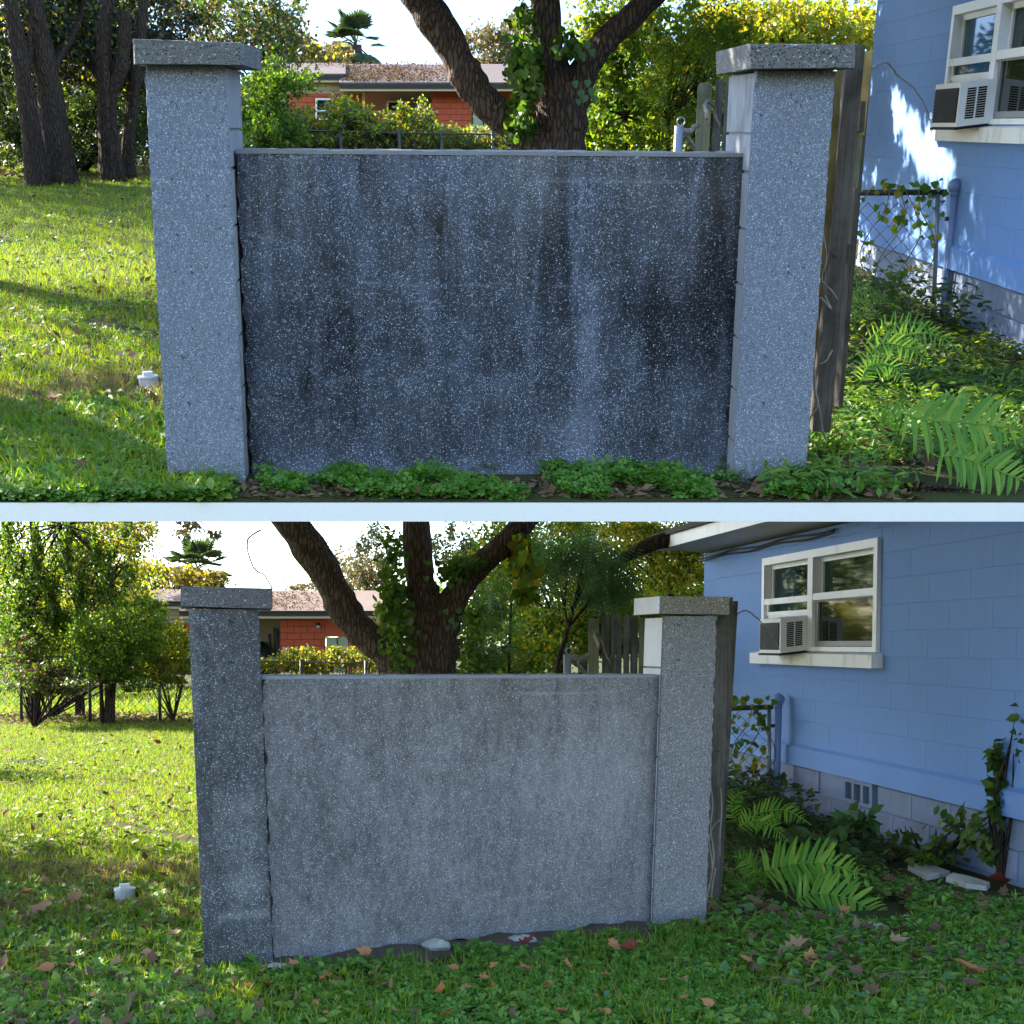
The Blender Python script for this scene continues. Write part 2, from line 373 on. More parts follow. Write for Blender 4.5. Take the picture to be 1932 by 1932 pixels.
# x: width, y: length, z: normal; length 1
tpl('rhomb', [(0, 0, 0), (.26, .45, .07), (0, 1, -.05), (-.26, .45, .07)], [(0, 1, 2), (0, 2, 3)])
tpl('oval', [(0, 0, 0), (.22, .25, .06), (.27, .6, .06), (0, 1, -.08), (-.27, .6, .06), (-.22, .25, .06)], [(0, 1, 2, 3), (0, 3, 4, 5)])
tpl('far', [(0, 0, 0), (.33, .5, .08), (0, 1, -.05), (-.33, .5, .08)], [(0, 1, 2), (0, 2, 3)])
tpl('lance', [(0, 0, 0), (.11, .4, .04), (0, 1, -.12), (-.11, .4, .04)], [(0, 1, 2), (0, 2, 3)])
tpl('heart', [(0, .08, 0), (.3, -.02, .03), (.48, .3, .07), (.3, .7, .05), (0, 1, -.1), (-.3, .7, .05), (-.48, .3, .07), (-.3, -.02, .03)], [(0, 1, 2, 3, 4), (0, 4, 5, 6, 7)])
tpl('round', [(.5 * math.cos(a), .5 + .5 * math.sin(a), .10) for a in np.linspace(0, 6.283, 9)[:-1]] + [(0, .5, 0)], [(i, (i + 1) % 8, 8) for i in range(8)])
_c = []; _f = []
for k in range(3):
    a = k * 2.094; ca, sa = math.cos(a), math.sin(a); b = len(_c)
    for x, y, z in ((0, 0, 0), (.30, .40, .04), (0, .52, -.02), (-.30, .40, .04)):
        _c.append((x * ca - y * sa, .5 + x * sa + y * ca, z))
    _f += [(b, b + 1, b + 2, b + 3)]
tpl('clover', _c, _f)
tpl('blade', [(-.045, 0, 0), (.045, 0, 0), (.036, .5, .10), (-.036, .5, .10), (0, 1, .38)], [(0, 1, 2, 3), (3, 2, 4)])
_c = []; _f = []                                       # a compound leaf: rachis with paired leaflets
for k in range(7):
    y = .12 + .13 * k
    for sx in (-1, 1):
        b = len(_c); L_ = .34 * (1 - abs(k - 3) * .1)
        for px_, py_ in ((0, 0), (.42, .06), (1, .28), (.45, .22)):
            _c.append((sx * px_ * L_, y + py_ * L_, -.10 * px_ * L_ - .2 * y * y))
        _f.append((b, b + 1, b + 2, b + 3) if sx > 0 else (b + 3, b + 2, b + 1, b))
tpl('pinnate', _c, _f)

def scatter(C, D, U, S, template, org, name='m'):
    """copies of a leaf template: C centre/base, D length direction, U rough normal, S size"""
    C, D, U = A(C, float), A(D, float), A(U, float); n = len(C); S = np.broadcast_to(A(S, float), (n,))
    D = D / (np.linalg.norm(D, axis=1, keepdims=True) + 1e-9)
    X = np.cross(D, U); X /= np.linalg.norm(X, axis=1, keepdims=True) + 1e-9; Z = np.cross(X, D)
    tv, tf = TPL[template]
    V = C[:, None, :] + S[:, None, None] * (tv[None, :, 0:1] * X[:, None, :] + tv[None, :, 1:2] * D[:, None, :] + tv[None, :, 2:3] * Z[:, None, :])
    k = len(tv); fl = np.concatenate([A(f) for f in tf]); fs = np.cumsum([0] + [len(f) for f in tf[:-1]])
    loops = (fl[None, :] + (np.arange(n) * k)[:, None]).ravel(); starts = (fs[None, :] + (np.arange(n) * len(fl))[:, None]).ravel()
    return bulk(V.reshape(-1, 3), loops, starts, org, name)

def rdir(n, down=0.0):
    d = rng.normal(size=(n, 3)); d[:, 2] -= down; return d / np.linalg.norm(d, axis=1, keepdims=True)

# ------------------------------------------------------------------ object helpers
def props(o, label=None, cat=None, group=None, kind=None):
    if label: o['label'] = label
    if cat: o['category'] = cat
    if group: o['group'] = group
    if kind: o['kind'] = kind
    return o
class Thing:
    def __init__(s, y, name, label, cat, org, group=None):
        s.y = y; s.org = A(org, float)
        s.o = bpy.data.objects.new(name, None); COL.objects.link(s.o); s.o.empty_display_size = .1
        s.o.matrix_world = y.M @ Matrix.Translation(tuple(s.org)); props(s.o, label, cat, group)
    def part(s, name, mb, mat, parent=None, smooth=False, kind=None, label=None):
        me = mb.mesh(s.org, smooth, name) if isinstance(mb, MB) else mb
        o = bpy.data.objects.new(name, me); COL.objects.link(o); o.parent = parent or s.o
        if mat and not me.materials: me.materials.append(MATS[mat])
        props(o, label, None, None, kind); return o
    def inst(s, name, me, frame, parent=None):         # shared mesh data; frame: 4x4 in yard space
        o = bpy.data.objects.new(name, me); COL.objects.link(o); o.parent = parent or s.o
        o.matrix_basis = Matrix.Translation(tuple(-s.org)) @ frame; return o
def single(y, name, me_or_mb, mat, org, label=None, cat=None, group=None, kind=None, smooth=False):
    me = me_or_mb.mesh(org, smooth, name) if isinstance(me_or_mb, MB) else me_or_mb
    o = bpy.data.objects.new(name, me); COL.objects.link(o)
    if mat and not me.materials: me.materials.append(MATS[mat])
    o.matrix_world = y.M @ Matrix.Translation(tuple(map(float, org))); return props(o, label, cat, group, kind)
def frame(o, ex, ey, ez):
    m = Matrix.Identity(4)
    for i, e in enumerate((ex, ey, ez)):
        for j in range(3): m[j][i] = float(e[j])
    for j in range(3): m[j][3] = float(o[j])
    return m
def cp(ox, oy, s):                                      # point of an enlarged crop of the photograph -> 1932 px units
    return lambda x, y: ((ox + x / s) / 1.490683, (oy + y / s) / 1.490683)
uA, uB, uC, uD = cp(50, 50, 2.6833), cp(700, 50, 2.6833), cp(1400, 50, 2.6833), cp(2000, 50, 2.3)
uE, uF = cp(50, 700, 2.6833), cp(2000, 700, 2.3)
lA, lB, lC, lD = cp(50, 1460, 2.6833), cp(700, 1460, 3.22), cp(1200, 1460, 3.01875), cp(1740, 1460, 1.7564)
lE, lF, lG = cp(50, 2140, 2.6833), cp(1900, 2100, 2.0553), cp(700, 2500, 1.48615)
EX, EY, EZ = A([1., 0, 0]), A([0, 1., 0]), A([0, 0, 1.])

# chamfered building block: unit box x 0..1, z 0..1, front at y=0, chamfer c (as share)
def block_mesh(name, w, h, d, c, mat, cx=None):
    k = cx or c
    v = [(0, c, 0), (w, c, 0), (w, c, h), (0, c, h), (k, 0, c), (w - k, 0, c), (w - k, 0, h - c), (k, 0, h - c), (0, d, 0), (w, d, 0), (w, d, h), (0, d, h)]
    f = [(4, 5, 6, 7), (0, 1, 5, 4), (1, 2, 6, 5), (2, 3, 7, 6), (3, 0, 4, 7), (8, 9, 1, 0), (9, 10, 2, 1), (10, 11, 3, 2), (11, 8, 0, 3)]
    me = bpy.data.meshes.new(name); me.from_pydata(v, [], f); me.materials.append(MATS[mat]); me.update(); return me

# ================================================================== THE SETTING
def ground_sheet(y, ys, half, name, mat):
    nx = 40; V = []
    for yy in ys:
        for k in range(nx + 1):
            x = -half(yy, -1) + (half(yy, -1) + half(yy, 1)) * k / nx
            V.append((x, yy, float(y.z(x, yy)) + (0.012 * math.sin(x * 2.3 + yy) * math.sin(yy * 1.7 - x * .6) if yy > 7.5 else 0)))
    Fc = [(r * (nx + 1) + c, r * (nx + 1) + c + 1, (r + 1) * (nx + 1) + c + 1, (r + 1) * (nx + 1) + c) for r in range(len(ys) - 1) for c in range(nx)]
    mb = MB(); mb.add(V, Fc)
    return single(y, name, mb, mat, (0, 0, 0), kind='structure', smooth=True)
EDGE = float(UP.gnd(966, 947)[1])                       # front edge of the raised yard
def half_up(yy, side): return yy * .372 + (1.3 if side < 0 else 1.2)
ys_up = [EDGE] + list(np.linspace(EDGE + .3, 20, 36)) + list(np.linspace(21, 66, 24))
ground_sheet(UP, ys_up, half_up, 'ground_upper', 'lawn_earth')
ground_sheet(LOW, list(np.linspace(1.5, 20, 40)) + list(np.linspace(22, 60, 20)) + [120, 300, 900], lambda yy, s: yy * .6 + 14, 'ground_lower', 'lawn_earth')
# made-up slab that carries the raised yard; its pale edge serves as the divider
zb = float(UP.at(966, 984, EDGE)[2])
mb = MB(); V = []
for yy in (EDGE, 66.0):
    for z in ((-.004 if yy == EDGE else -.3), zb - (.3 if yy > EDGE else 0)):
        V += [(-half_up(yy, -1), yy, z), (half_up(yy, 1), yy, z)]
mb.add(V, [(0, 1, 3, 2), (4, 6, 7, 5), (0, 2, 6, 4), (1, 5, 7, 3), (2, 3, 7, 6), (0, 4, 5, 1)])
single(UP, 'divider_slab', mb, 'slab_white', (0, 0, 0), kind='structure')

# ================================================================== PILLARS AND WALLS
def up_plane(off=0.0): return (A([0, 6.44 + off, 0]), EY)
_pl, _pr = LOW.gnd(388, 1835), LOW.gnd(1330, 1737)
_d = (_pr - _pl) / np.linalg.norm(_pr - _pl); LN = A([-_d[1], _d[0], 0])
def low_plane(off=0.0): return (_pl + LN * off, LN)

def quad(y, pl, pts): return [y.on(a, b, *pl) for a, b in pts]
def pillar(y, label, plane, front, cap, back, capback, mats, joints, sidemat, capside=None):
    """front/cap: BL, BR, TR, TL in picture units; back: depth vector of the shaft"""
    q = quad(y, plane(), front); q[0][2] = q[1][2] = -.05
    org = (q[0] + q[1]) / 2 + A(back) / 2; org[2] = 0
    t = Thing(y, 'gate_pillar', label, 'pillar', org, 'concrete gate pillars')
    bk = A(back); ven = bk * (.035 / np.linalg.norm(bk)); q = A(q)
    # pebbled facing as a fine grid so that weathering can be carried per point
    nu, nv = 40, 150; V = []; S = []
    for j in range(nv + 1):
        for i in range(nu + 1):
            u, v = i / nu, j / nv
            p = (q[0] * (1 - u) + q[1] * u) * (1 - v) + (q[3] * (1 - u) + q[2] * u) * v
            wob = .0025 * math.sin(i * 1.7 + j * .9) * (1 if 0 < i < nu else 2.2)
            V.append(p + EX * wob * (1 if i in (0, nu) else 0) + bk * (.004 * math.sin(i * 1.3) * math.sin(j * .7)))
            S.append((u, v))
    Fc = [(j * (nu + 1) + i, j * (nu + 1) + i + 1, (j + 1) * (nu + 1) + i + 1, (j + 1) * (nu + 1) + i) for j in range(nv) for i in range(nu)]
    mb = MB(); mb.add(V, Fc)
    n0 = len(mb.v); bq = [p + ven for p in q]; mb.add(bq, [(0, 3, 2, 1)])
    c = [0, nu, nv * (nu + 1) + nu, nv * (nu + 1)]
    edges = [list(range(0, nu + 1)), [j * (nu + 1) + nu for j in range(nv + 1)], [nv * (nu + 1) + i for i in range(nu, -1, -1)], [j * (nu + 1) for j in range(nv, -1, -1)]]
    for k, e in enumerate(edges):
        mb.f.append(tuple(e[::-1]) + (n0 + k, n0 + (k + 1) % 4))
    o = t.part('pebbled_face', mb, mats[0], smooth=False)
    st = np.zeros((len(mb.v), 4), np.float32); st[:, 3] = 1; st[:, 0] = .35
    for k, (u, v) in enumerate(S):
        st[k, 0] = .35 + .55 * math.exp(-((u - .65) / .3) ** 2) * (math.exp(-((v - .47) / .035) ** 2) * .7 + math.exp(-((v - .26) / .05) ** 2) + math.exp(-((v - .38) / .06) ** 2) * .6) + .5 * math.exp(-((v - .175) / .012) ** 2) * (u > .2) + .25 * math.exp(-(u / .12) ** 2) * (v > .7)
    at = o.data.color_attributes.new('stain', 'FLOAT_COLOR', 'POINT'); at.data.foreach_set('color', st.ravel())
    # painted block courses behind the facing
    inn = .012
    def lerp(v, back_):
        l = q[0] * (1 - v) + q[3] * v; r = q[1] * (1 - v) + q[2] * v; e = (r - l) / np.linalg.norm(r - l) * .002
        return l + e + back_, r - e + back_
    js = [0] + joints + [1]
    for a, b in zip(js[:-1], js[1:]):
        g = .0035
        l0, r0 = lerp(a + (g if a else 0), ven * 1.02); l1, r1 = lerp(b - g, ven * 1.02)
        m2 = MB(); rest = bk - ven * 1.02
        m2.hexa([l0, r0, r1, l1], [p + rest for p in (l0, r0, r1, l1)]); t.part('block', m2, sidemat)
    l0, r0 = lerp(.01, ven * 1.5); l1, r1 = lerp(.995, ven * 1.5); ins = (r0 - l0) / np.linalg.norm(r0 - l0) * .008
    m2 = MB(); rest = bk - ven * 2
    m2.hexa([l0 + ins, r0 - ins, r1 - ins, l1 + ins], [p + rest for p in (l0 + ins, r0 - ins, r1 - ins, l1 + ins)]); t.part('mortar_core', m2, 'mortar')
    # cap slab, edges broken by a small chamfer
    ov = A(capback) - bk; pl = plane(); off = -np.dot(ov, pl[1]) / 2
    cq = quad(y, plane(off), cap); c2 = [p + A(capback) for p in cq]; m3 = MB()
    ctr = sum(cq) / 4; fr = [p + (ctr - p) * .035 for p in cq]; ff = [p + A(capback) * .02 for p in cq]
    ch = MB(); base = fr + ff + c2
    ch.add(base, [(0, 1, 2, 3), (0, 4, 5, 1), (1, 5, 6, 2), (2, 6, 7, 3), (3, 7, 4, 0), (4, 8, 9, 5), (5, 9, 10, 6), (6, 10, 11, 7), (7, 11, 8, 4), (8, 11, 10, 9)])
    me = ch.mesh(t.org); b_ = bmesh.new(); b_.from_mesh(me); bmesh.ops.subdivide_edges(b_, edges=[e for e in b_.edges if e.calc_length() > .03], cuts=9, use_grid_fill=True)
    rc = np.random.default_rng(len(label) + int(abs(org[0]) * 100))
    for v_ in b_.verts:
        edge = max((f.normal.angle(v_.link_faces[0].normal) for f in v_.link_faces), default=0) if v_.link_faces else 0
        chip = .006 * max(0, rc.normal() - 1.5) if edge > .3 else 0
        v_.co += Vector(tuple(rc.normal(size=3) * .0005)) - (v_.normal * chip if chip else Vector((0, 0, 0)))
    b_.to_mesh(me); b_.free(); me.update(); co = t.part('cap', me, mats[1])
    if capside:                                        # a painted end face on the cap
        s0 = [cq[0], c2[0], c2[3], cq[3]]; nrm = np.cross(s0[1] - s0[0], s0[3] - s0[0]); nrm /= np.linalg.norm(nrm)
        if nrm[0] > 0: nrm = -nrm
        ctr = sum(s0) / 4; s1 = [p + (ctr - p) * .03 + nrm * .004 for p in s0]; s2 = [p + (ctr - p) * .03 - nrm * .01 for p in s0]
        t.part('painted_end', MB().hexa(s1, s2), capside, parent=co)
    return t
PILL = {}
PILL['ul'] = pillar(UP, 'blue-grey pebbled pillar left of the dark stained wall', up_plane, [(318.6, 913), (461, 913), (424, 124), (274, 124)], [(251.5, 121.5), (458.5, 122.5), (456.5, 80), (249, 73)], (-.03, .53, 0), (-.03, .66, 0), ('pebble_pillar_up', 'cap_concrete_up'), [.13, .26, .39, .52, .65, .78, .865], 'painted_block_worn')
PILL['ur'] = pillar(UP, 'blue-grey pebbled pillar right of the dark stained wall', up_plane, [(1384, 915), (1517, 915), (1575, 134), (1427, 134)], [(1413, 130), (1614, 128.5), (1616, 83), (1412, 82.5)], (-.04, .53, 0), (-.04, .70, 0), ('pebble_pillar_up', 'cap_concrete_up'), [.13, .26, .39, .52, .65, .78, .865], 'painted_block_worn')
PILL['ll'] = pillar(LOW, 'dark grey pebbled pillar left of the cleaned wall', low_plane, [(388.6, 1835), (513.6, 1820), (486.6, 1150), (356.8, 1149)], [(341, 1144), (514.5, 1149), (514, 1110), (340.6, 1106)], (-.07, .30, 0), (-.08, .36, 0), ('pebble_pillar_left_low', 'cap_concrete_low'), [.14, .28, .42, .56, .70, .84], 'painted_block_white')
PILL['lr'] = pillar(LOW, 'light grey pebbled pillar right of the cleaned wall', low_plane, [(1232.5, 1752), (1330, 1738), (1351.8, 1163), (1254.3, 1163)], [(1243.7, 1158), (1377.4, 1160), (1378, 1126), (1244.8, 1124.6)], (-.08, .30, 0), (-.10, .40, 0), ('pebble_pillar_low', 'cap_concrete_tan'), [.14, .28, .42, .56, .69, .84], 'painted_block_white', 'painted_block_white')

def panel_wall(y, label, plane, front, thick, mat, stainf, broken):
    q = A(quad(y, plane, front)); org = (q[0] + q[1]) / 2; org[2] = 0
    t = Thing(y, 'panel_wall', label, 'wall', org)
    nu, nv = 230, 150; u = np.linspace(0, 1, nu + 1); v = np.linspace(0, 1, nv + 1); Ug, Vg = np.meshgrid(u, v)
    lo = q[0][None, None] * (1 - Ug[..., None]) + q[1][None, None] * Ug[..., None]; hi = q[3][None, None] * (1 - Ug[..., None]) + q[2][None, None] * Ug[..., None]
    P = lo * (1 - Vg[..., None]) + hi * Vg[..., None]
    n = plane[1]
    P += n[None, None] * (.003 * np.sin(Ug * 41 + 3 * np.sin(Vg * 9)) * np.sin(Vg * 23))[..., None]
    if broken is not None:
        b = broken(u); P[:, :, 2] += b[None, :] * np.clip(1 - Vg * 8, 0, 1)
    # left end wanders where the joint has opened
    P[:, 0, 0] += .008 * np.sin(v * 37) * np.sin(v * 11) + .004 * np.sin(v * 90)
    m = (nu + 1) * (nv + 1); Bk = P + n[None, None] * thick
    ring = [(0, i) for i in range(nu + 1)] + [(j, nu) for j in range(1, nv + 1)] + [(nv, i) for i in range(nu - 1, -1, -1)] + [(j, 0) for j in range(nv - 1, 0, -1)]
    V = list(P.reshape(-1, 3)); k0 = len(V); V += [Bk[j, i] for j, i in ring]
    idx = lambda j, i: j * (nu + 1) + i
    fq = [(idx(j, i), idx(j, i + 1), idx(j + 1, i + 1), idx(j + 1, i)) for j in range(nv) for i in range(nu)]
    R = len(ring); rf = [(idx(*ring[k]), k0 + k, k0 + (k + 1) % R, idx(*ring[(k + 1) % R])) for k in range(R)]
    mb = MB(); mb.add(V, fq + rf + [tuple(k0 + k for k in range(R))])
    o = t.part('pebbled_panel', mb, mat); o.data.materials.append(MATS['mortar'])
    S = stainf(Ug, Vg); st = np.zeros((len(V), 4), np.float32); st[:, 3] = 1; st[:, 0] = .6
    st[:m, 0] = S[0].ravel(); st[:m, 1] = S[1].ravel(); st[:m, 2] = S[2].ravel()
    at = o.data.color_attributes.new('stain', 'FLOAT_COLOR', 'POINT'); at.data.foreach_set('color', st.ravel())
    # worn mortar top
    e = (q[2] - q[3]) / np.linalg.norm(q[2] - q[3]); k = 60; m2 = MB(); rows = []
    for i in range(k + 1):
        c = q[3] * (1 - i / k) + q[2] * i / k; j1, j2 = rng.normal(size=2) * .0016
        rows.append([c - n * .004 - EZ * .012, c - n * .004 + EZ * (.004 + j1), c + n * (thick + .004) + EZ * (.006 + j2), c + n * (thick + .004) - EZ * .012])
    vs = [p for r in rows for p in r]; fs = [(a * 4 + b, a * 4 + 4 + b, a * 4 + 4 + (b + 1) % 4, a * 4 + (b + 1) % 4) for a in range(k) for b in range(4)] + [(0, 1, 2, 3), (k * 4 + 3, k * 4 + 2, k * 4 + 1, k * 4)]
    t.part('mortar_top', MB().add(vs, fs), 'mortar')
    return t
g2 = lambda X, c, s: np.exp(-((X - c) / s) ** 2)
def fbm(u, v, fu, fv, octs=5, seed=0, gain=.55):
    rr = np.random.default_rng(seed); out = np.zeros_like(u); a = 1.0; tot = 0
    for o in range(octs):
        nu_, nv_ = int(fu * 2 ** o) + 2, int(fv * 2 ** o) + 2; g = rr.random((nv_ + 1, nu_ + 1))
        x, y = np.clip(u, 0, 1) * (nu_ - 1), np.clip(v, 0, 1) * (nv_ - 1); x0, y0 = x.astype(int), y.astype(int); fx, fy = x - x0, y - y0; fx, fy = fx * fx * (3 - 2 * fx), fy * fy * (3 - 2 * fy)
        out += a * ((g[y0, x0] * (1 - fx) + g[y0, x0 + 1] * fx) * (1 - fy) + (g[y0 + 1, x0] * (1 - fx) + g[y0 + 1, x0 + 1] * fx) * fy); tot += a; a *= gain
    return out / tot - .5
def drips(u, v, n, seed, span=(0, 1), top=1.0, sign=1.0):
    rr = np.random.default_rng(seed); out = np.zeros_like(u)
    for k in range(n):
        c = span[0] + (span[1] - span[0]) * rr.random(); w = .002 + .009 * rr.random() ** 2; L = .10 + .5 * rr.random() ** 1.8; t0 = top - (.0 if rr.random() < .75 else .3 * rr.random())
        cc = c + .006 * np.sin(v * 14 + k) ; d = (t0 - v) / L
        out += (.15 + .25 * rr.random()) * np.clip(1.25 - np.abs(u - cc) / (w * (1 + .8 * np.clip(d, 0, 1))), 0, 1) * ((d > 0) & (d < 1)) * (1 - np.clip(d, 0, 1)) ** .6
    return out * sign
def stain_up(u, v):
    wu = u + .03 * fbm(u, v, 5, 4, 4, 3); px = 445 + wu * 965; py = 905 - (v + .05 * fbm(u, v, 6, 4, 4, 4)) * 620     # rough picture position of each stain
    L = .42 + .85 * fbm(u, v, 5, 3, 6, 1, .62) + .45 * fbm(u, v, 34, 2, 5, 2)
    L += .50 * g2(px, 1108, 22) * np.clip(.5 + 1.2 * fbm(u, v, 4, 5, 4, 5) + .3 * np.sin(v * 3), 0, 1)
    L += .34 * g2(px, 765, 34) * np.clip((v - .45) * 1.8, 0, 1) + .30 * g2(px, 860, 24) * np.clip((v - .68) * 3, 0, 1) + .30 * g2(px, 1010, 52) * np.clip((v - .66) * 2.8, 0, 1)
    L += .36 * g2(px, 1190, 45) * g2(py, 640, 40) + .42 * g2(px, 1090, 40) * g2(py, 800, 70) + .22 * g2(px, 500, 34) * g2(py, 640, 120) + .16 * g2(px, 760, 90) * g2(py, 640, 150)
    L += .10 * np.clip((v - .82) * 5, 0, 1) + .50 * g2(v, .03, .035) * (1 + fbm(u, v, 30, 3, 4, 8) * 2) + .35 * g2(px, 1385, 22) * g2(py, 760, 90)
    L -= .30 * g2(px, 1265, 95) * g2(py, 560, 150) + .26 * g2(px, 1350, 40) * g2(py, 480, 220) + .32 * g2(px, 1040, 40) * g2(py, 480, 110) + .30 * g2(px, 800, 52) * g2(py, 405, 42) + .24 * g2(px, 640, 90) * g2(py, 600, 130)
    L -= .2 * g2(px, 820, 110) * g2(py, 760, 90) + .2 * g2(u, .0, .015) + .55 * g2(445 + u * 965, 1404, 13) * np.clip(.4 + v + fbm(u, v, 3, 16, 4, 9), 0, 1) + .15 * g2(px, 1170, 28) * g2(py, 480, 160)  # also darkens narrow bands along both wall ends
    L += drips(u, v, 60, 11) + .6 * drips(u, v, 40, 12, sign=-1)
    tan = np.clip(.45 + 1.6 * fbm(u, v, 8, 4, 5, 6), 0, 1) * np.clip((v - .5) * 2.0, 0, 1) * .6 + .6 * g2(px, 1010, 50) * np.clip((v - .72) * 4, 0, 1) + .4 * g2(px, 1225, 26) * np.clip((v - .75) * 4, 0, 1)
    ln = g2(905 - v * 620, 520 + 3 * np.sin(u * 20), 1.8) * np.clip(.12 + .8 * fbm(u, v, 22, 2, 4, 7), 0, .3) * (px < 1130) * (px > 480) + g2(905 - v * 620, 333, 1.8) * (px > 1000) * (px < 1290) * .28 + g2(905 - v * 620, 700, 1.8) * (px > 600) * (px < 760) * np.clip(.12 + .8 * fbm(u, v, 40, 2, 4, 7), 0, .3)
    return np.clip(L, 0.0, 1.15), np.clip(tan, 0, 1), np.clip(ln, 0, .8)
def stain_low(u, v):
    px = 497 + u * 744
    streak = sum(a * np.sin(2 * math.pi * (f * u + p)) for a, f, p in ((.05, 2.3, .2), (.04, 6.3, .6), (.03, 15, .1)))
    L = .46 + .18 * fbm(u, v, 5, 4, 6, 21, .6) + .10 * fbm(u, v, 30, 3, 5, 22) + .25 * drips(u, v, 26, 23) + .22 * drips(u, v, 26, 24, sign=-1) + .22 * g2(px, 1130, 110) * g2(v, .62, .3) + .12 * g2(px, 1000, 90) * g2(v, .6, .25) - .12 * g2(px, 560, 90) * g2(v, .35, .3) + .15 * g2(v, .02, .04) + .12 * g2(px, 600, 60) * g2(v, .15, .1) - .25 * g2(u, 1.0, .012)  # last term darkens a narrow band at the right wall end
    tan = .75 * g2(px, 930, 45) * np.clip((v - .68) * 3.2, 0, 1) * (.6 + .4 * np.sin(u * 90)) + .6 * g2(px, 790, 40) * np.clip((v - .8) * 5, 0, 1) + .35 * np.clip((v - .9) * 10, 0, 1) * (.5 + .5 * np.sin(u * 44))
    ln = g2(v, .935 - .002 * np.sin(u * 20), .0035) * (px > 930) * (px < 1140) * .25
    return np.clip(L, .05, 1.1), np.clip(tan, 0, 1), np.clip(ln, 0, .8)
panel_wall(UP, 'low pebbled wall blackened by stains between two blue-grey pillars', up_plane(.17), [(476, 912), (1378, 912), (1411, 291), (445, 284)], .30, 'pebble_wall_up', stain_up, None)
def brk(u):
    b = .012 * np.sin(u * 47) * np.sin(u * 13)
    for c, w, h in ((.18, .05, .02), (.30, .035, .045), (.44, .05, .05), (.52, .03, .03), (.63, .04, .022), (.84, .05, .03)): b = b + h * np.exp(-((u - c) / w) ** 4)
    return b
panel_wall(LOW, 'clean grey pebbled wall with a broken bottom edge between pillars', low_plane(.05), [(517, 1819), (1231, 1755), (1247, 1274), (495, 1277)], .22, 'pebble_wall_low', stain_low, brk)
# soil bank along the foot of the lower wall
mb = MB(); k = 70; V = []
for i in range(k + 1):
    u = -.12 + 1.24 * i / k; a = LOW.gnd(517, 1819) * (1 - u) + LOW.gnd(1231, 1755) * u; h = .022 + .008 * math.sin(i * .35) + .006 * math.sin(i * .83)
    for off, z in ((-.34, -.02), (-.10, h * .6), (.0, h), (.12, h * 1.1), (.3, -.02)): V.append(a + LN * (off + rng.normal() * .006) + EZ * max(z + rng.normal() * .002, -.02))
mb.add(V, [(a * 5 + b, a * 5 + 5 + b, a * 5 + 6 + b, a * 5 + 1 + b) for a in range(k) for b in range(4)])
single(LOW, 'soil_bank', mb, 'soil', LOW.gnd(870, 1790), kind='structure', smooth=True)

# ================================================================== WOODEN FENCE ENDS beside the right pillars
def slat_prism(y, D, pts, thick, side=0.0):
    q = [y.at(a, b, D) for a, b in pts]; return MB().hexa(q, [p + A([side, thick, 0]) for p in q])
def fence_end(y, label, D, post, sun_strip, board, rails, nail, pmat):
    o = y.at(*post[0], D); o[2] = 0
    t = Thing(y, 'wooden_fence', label, 'fence', o)
    mb = slat_prism(y, D, post, .10); 
    # notch and crack the post by subdividing its outline
    t.part('post', mb, pmat)
    if sun_strip: t.part('board', slat_prism(y, D + .115, sun_strip, .022), 'wood_sunlit')
    for k, (pts, mat, dd) in enumerate(board): t.part('board', slat_prism(y, D + dd, pts, .6 if k == 0 else .022), mat)
    for pts in rails: t.part('rail', slat_prism(y, D + .14, pts, .09), 'wood_dark')
    a = y.at(*nail[0], D - .001); b = y.at(*nail[1], D - .03); t.part('nail', MB().tube([a + EY * .02, b], .004, 6), 'rust_iron')
    return t
fence_end(UP, 'weathered grey wooden fence end beside the blue-grey right pillar', 6.86,
    [uF(655, 1180), uF(770, 1190), (1633, 84.5), (1612, 84.5)],
    [uF(640, 1100), uF(690, 1100), uD(850, 345), uD(798, 345)],
    [([(1583, 770), (1590, 770), (1647, 98), (1634, 98)], 'wood_dark', .18), ([uD(950, 760), uD(992, 760), uD(1046, 216), uD(988, 216)], 'wood_sunlit', .16), ([uD(905, 1100), uD(948, 1100), uD(985, 730), uD(946, 730)], 'wood_green', .163)],
    [[uD(958, 735), uD(990, 735), uD(1002, 540), uD(975, 540)], [uD(862, 1590), uD(905, 1590), uD(918, 1470), uD(875, 1470)]], (uD(770, 1520), uD(826, 1550)), 'wood_post')
fence_end(LOW, 'weathered brown wooden fence end beside the light grey right pillar', 8.05,
    [(1331, 1700), (1356, 1700), lD(565, 386), lD(483, 392)],
    None,
    [([(1352, 1690), (1361, 1690), lD(590, 405), lD(566, 405)], 'wood_dark', .12), ([(1349, 1500), (1369, 1500), lD(586, 470), lD(560, 470)], 'wood_green', .125)],
    [[lD(548, 660), lD(568, 660), lD(574, 575), lD(555, 575)]], (lD(472, 1138), lD(504, 1150)), 'wood_post')

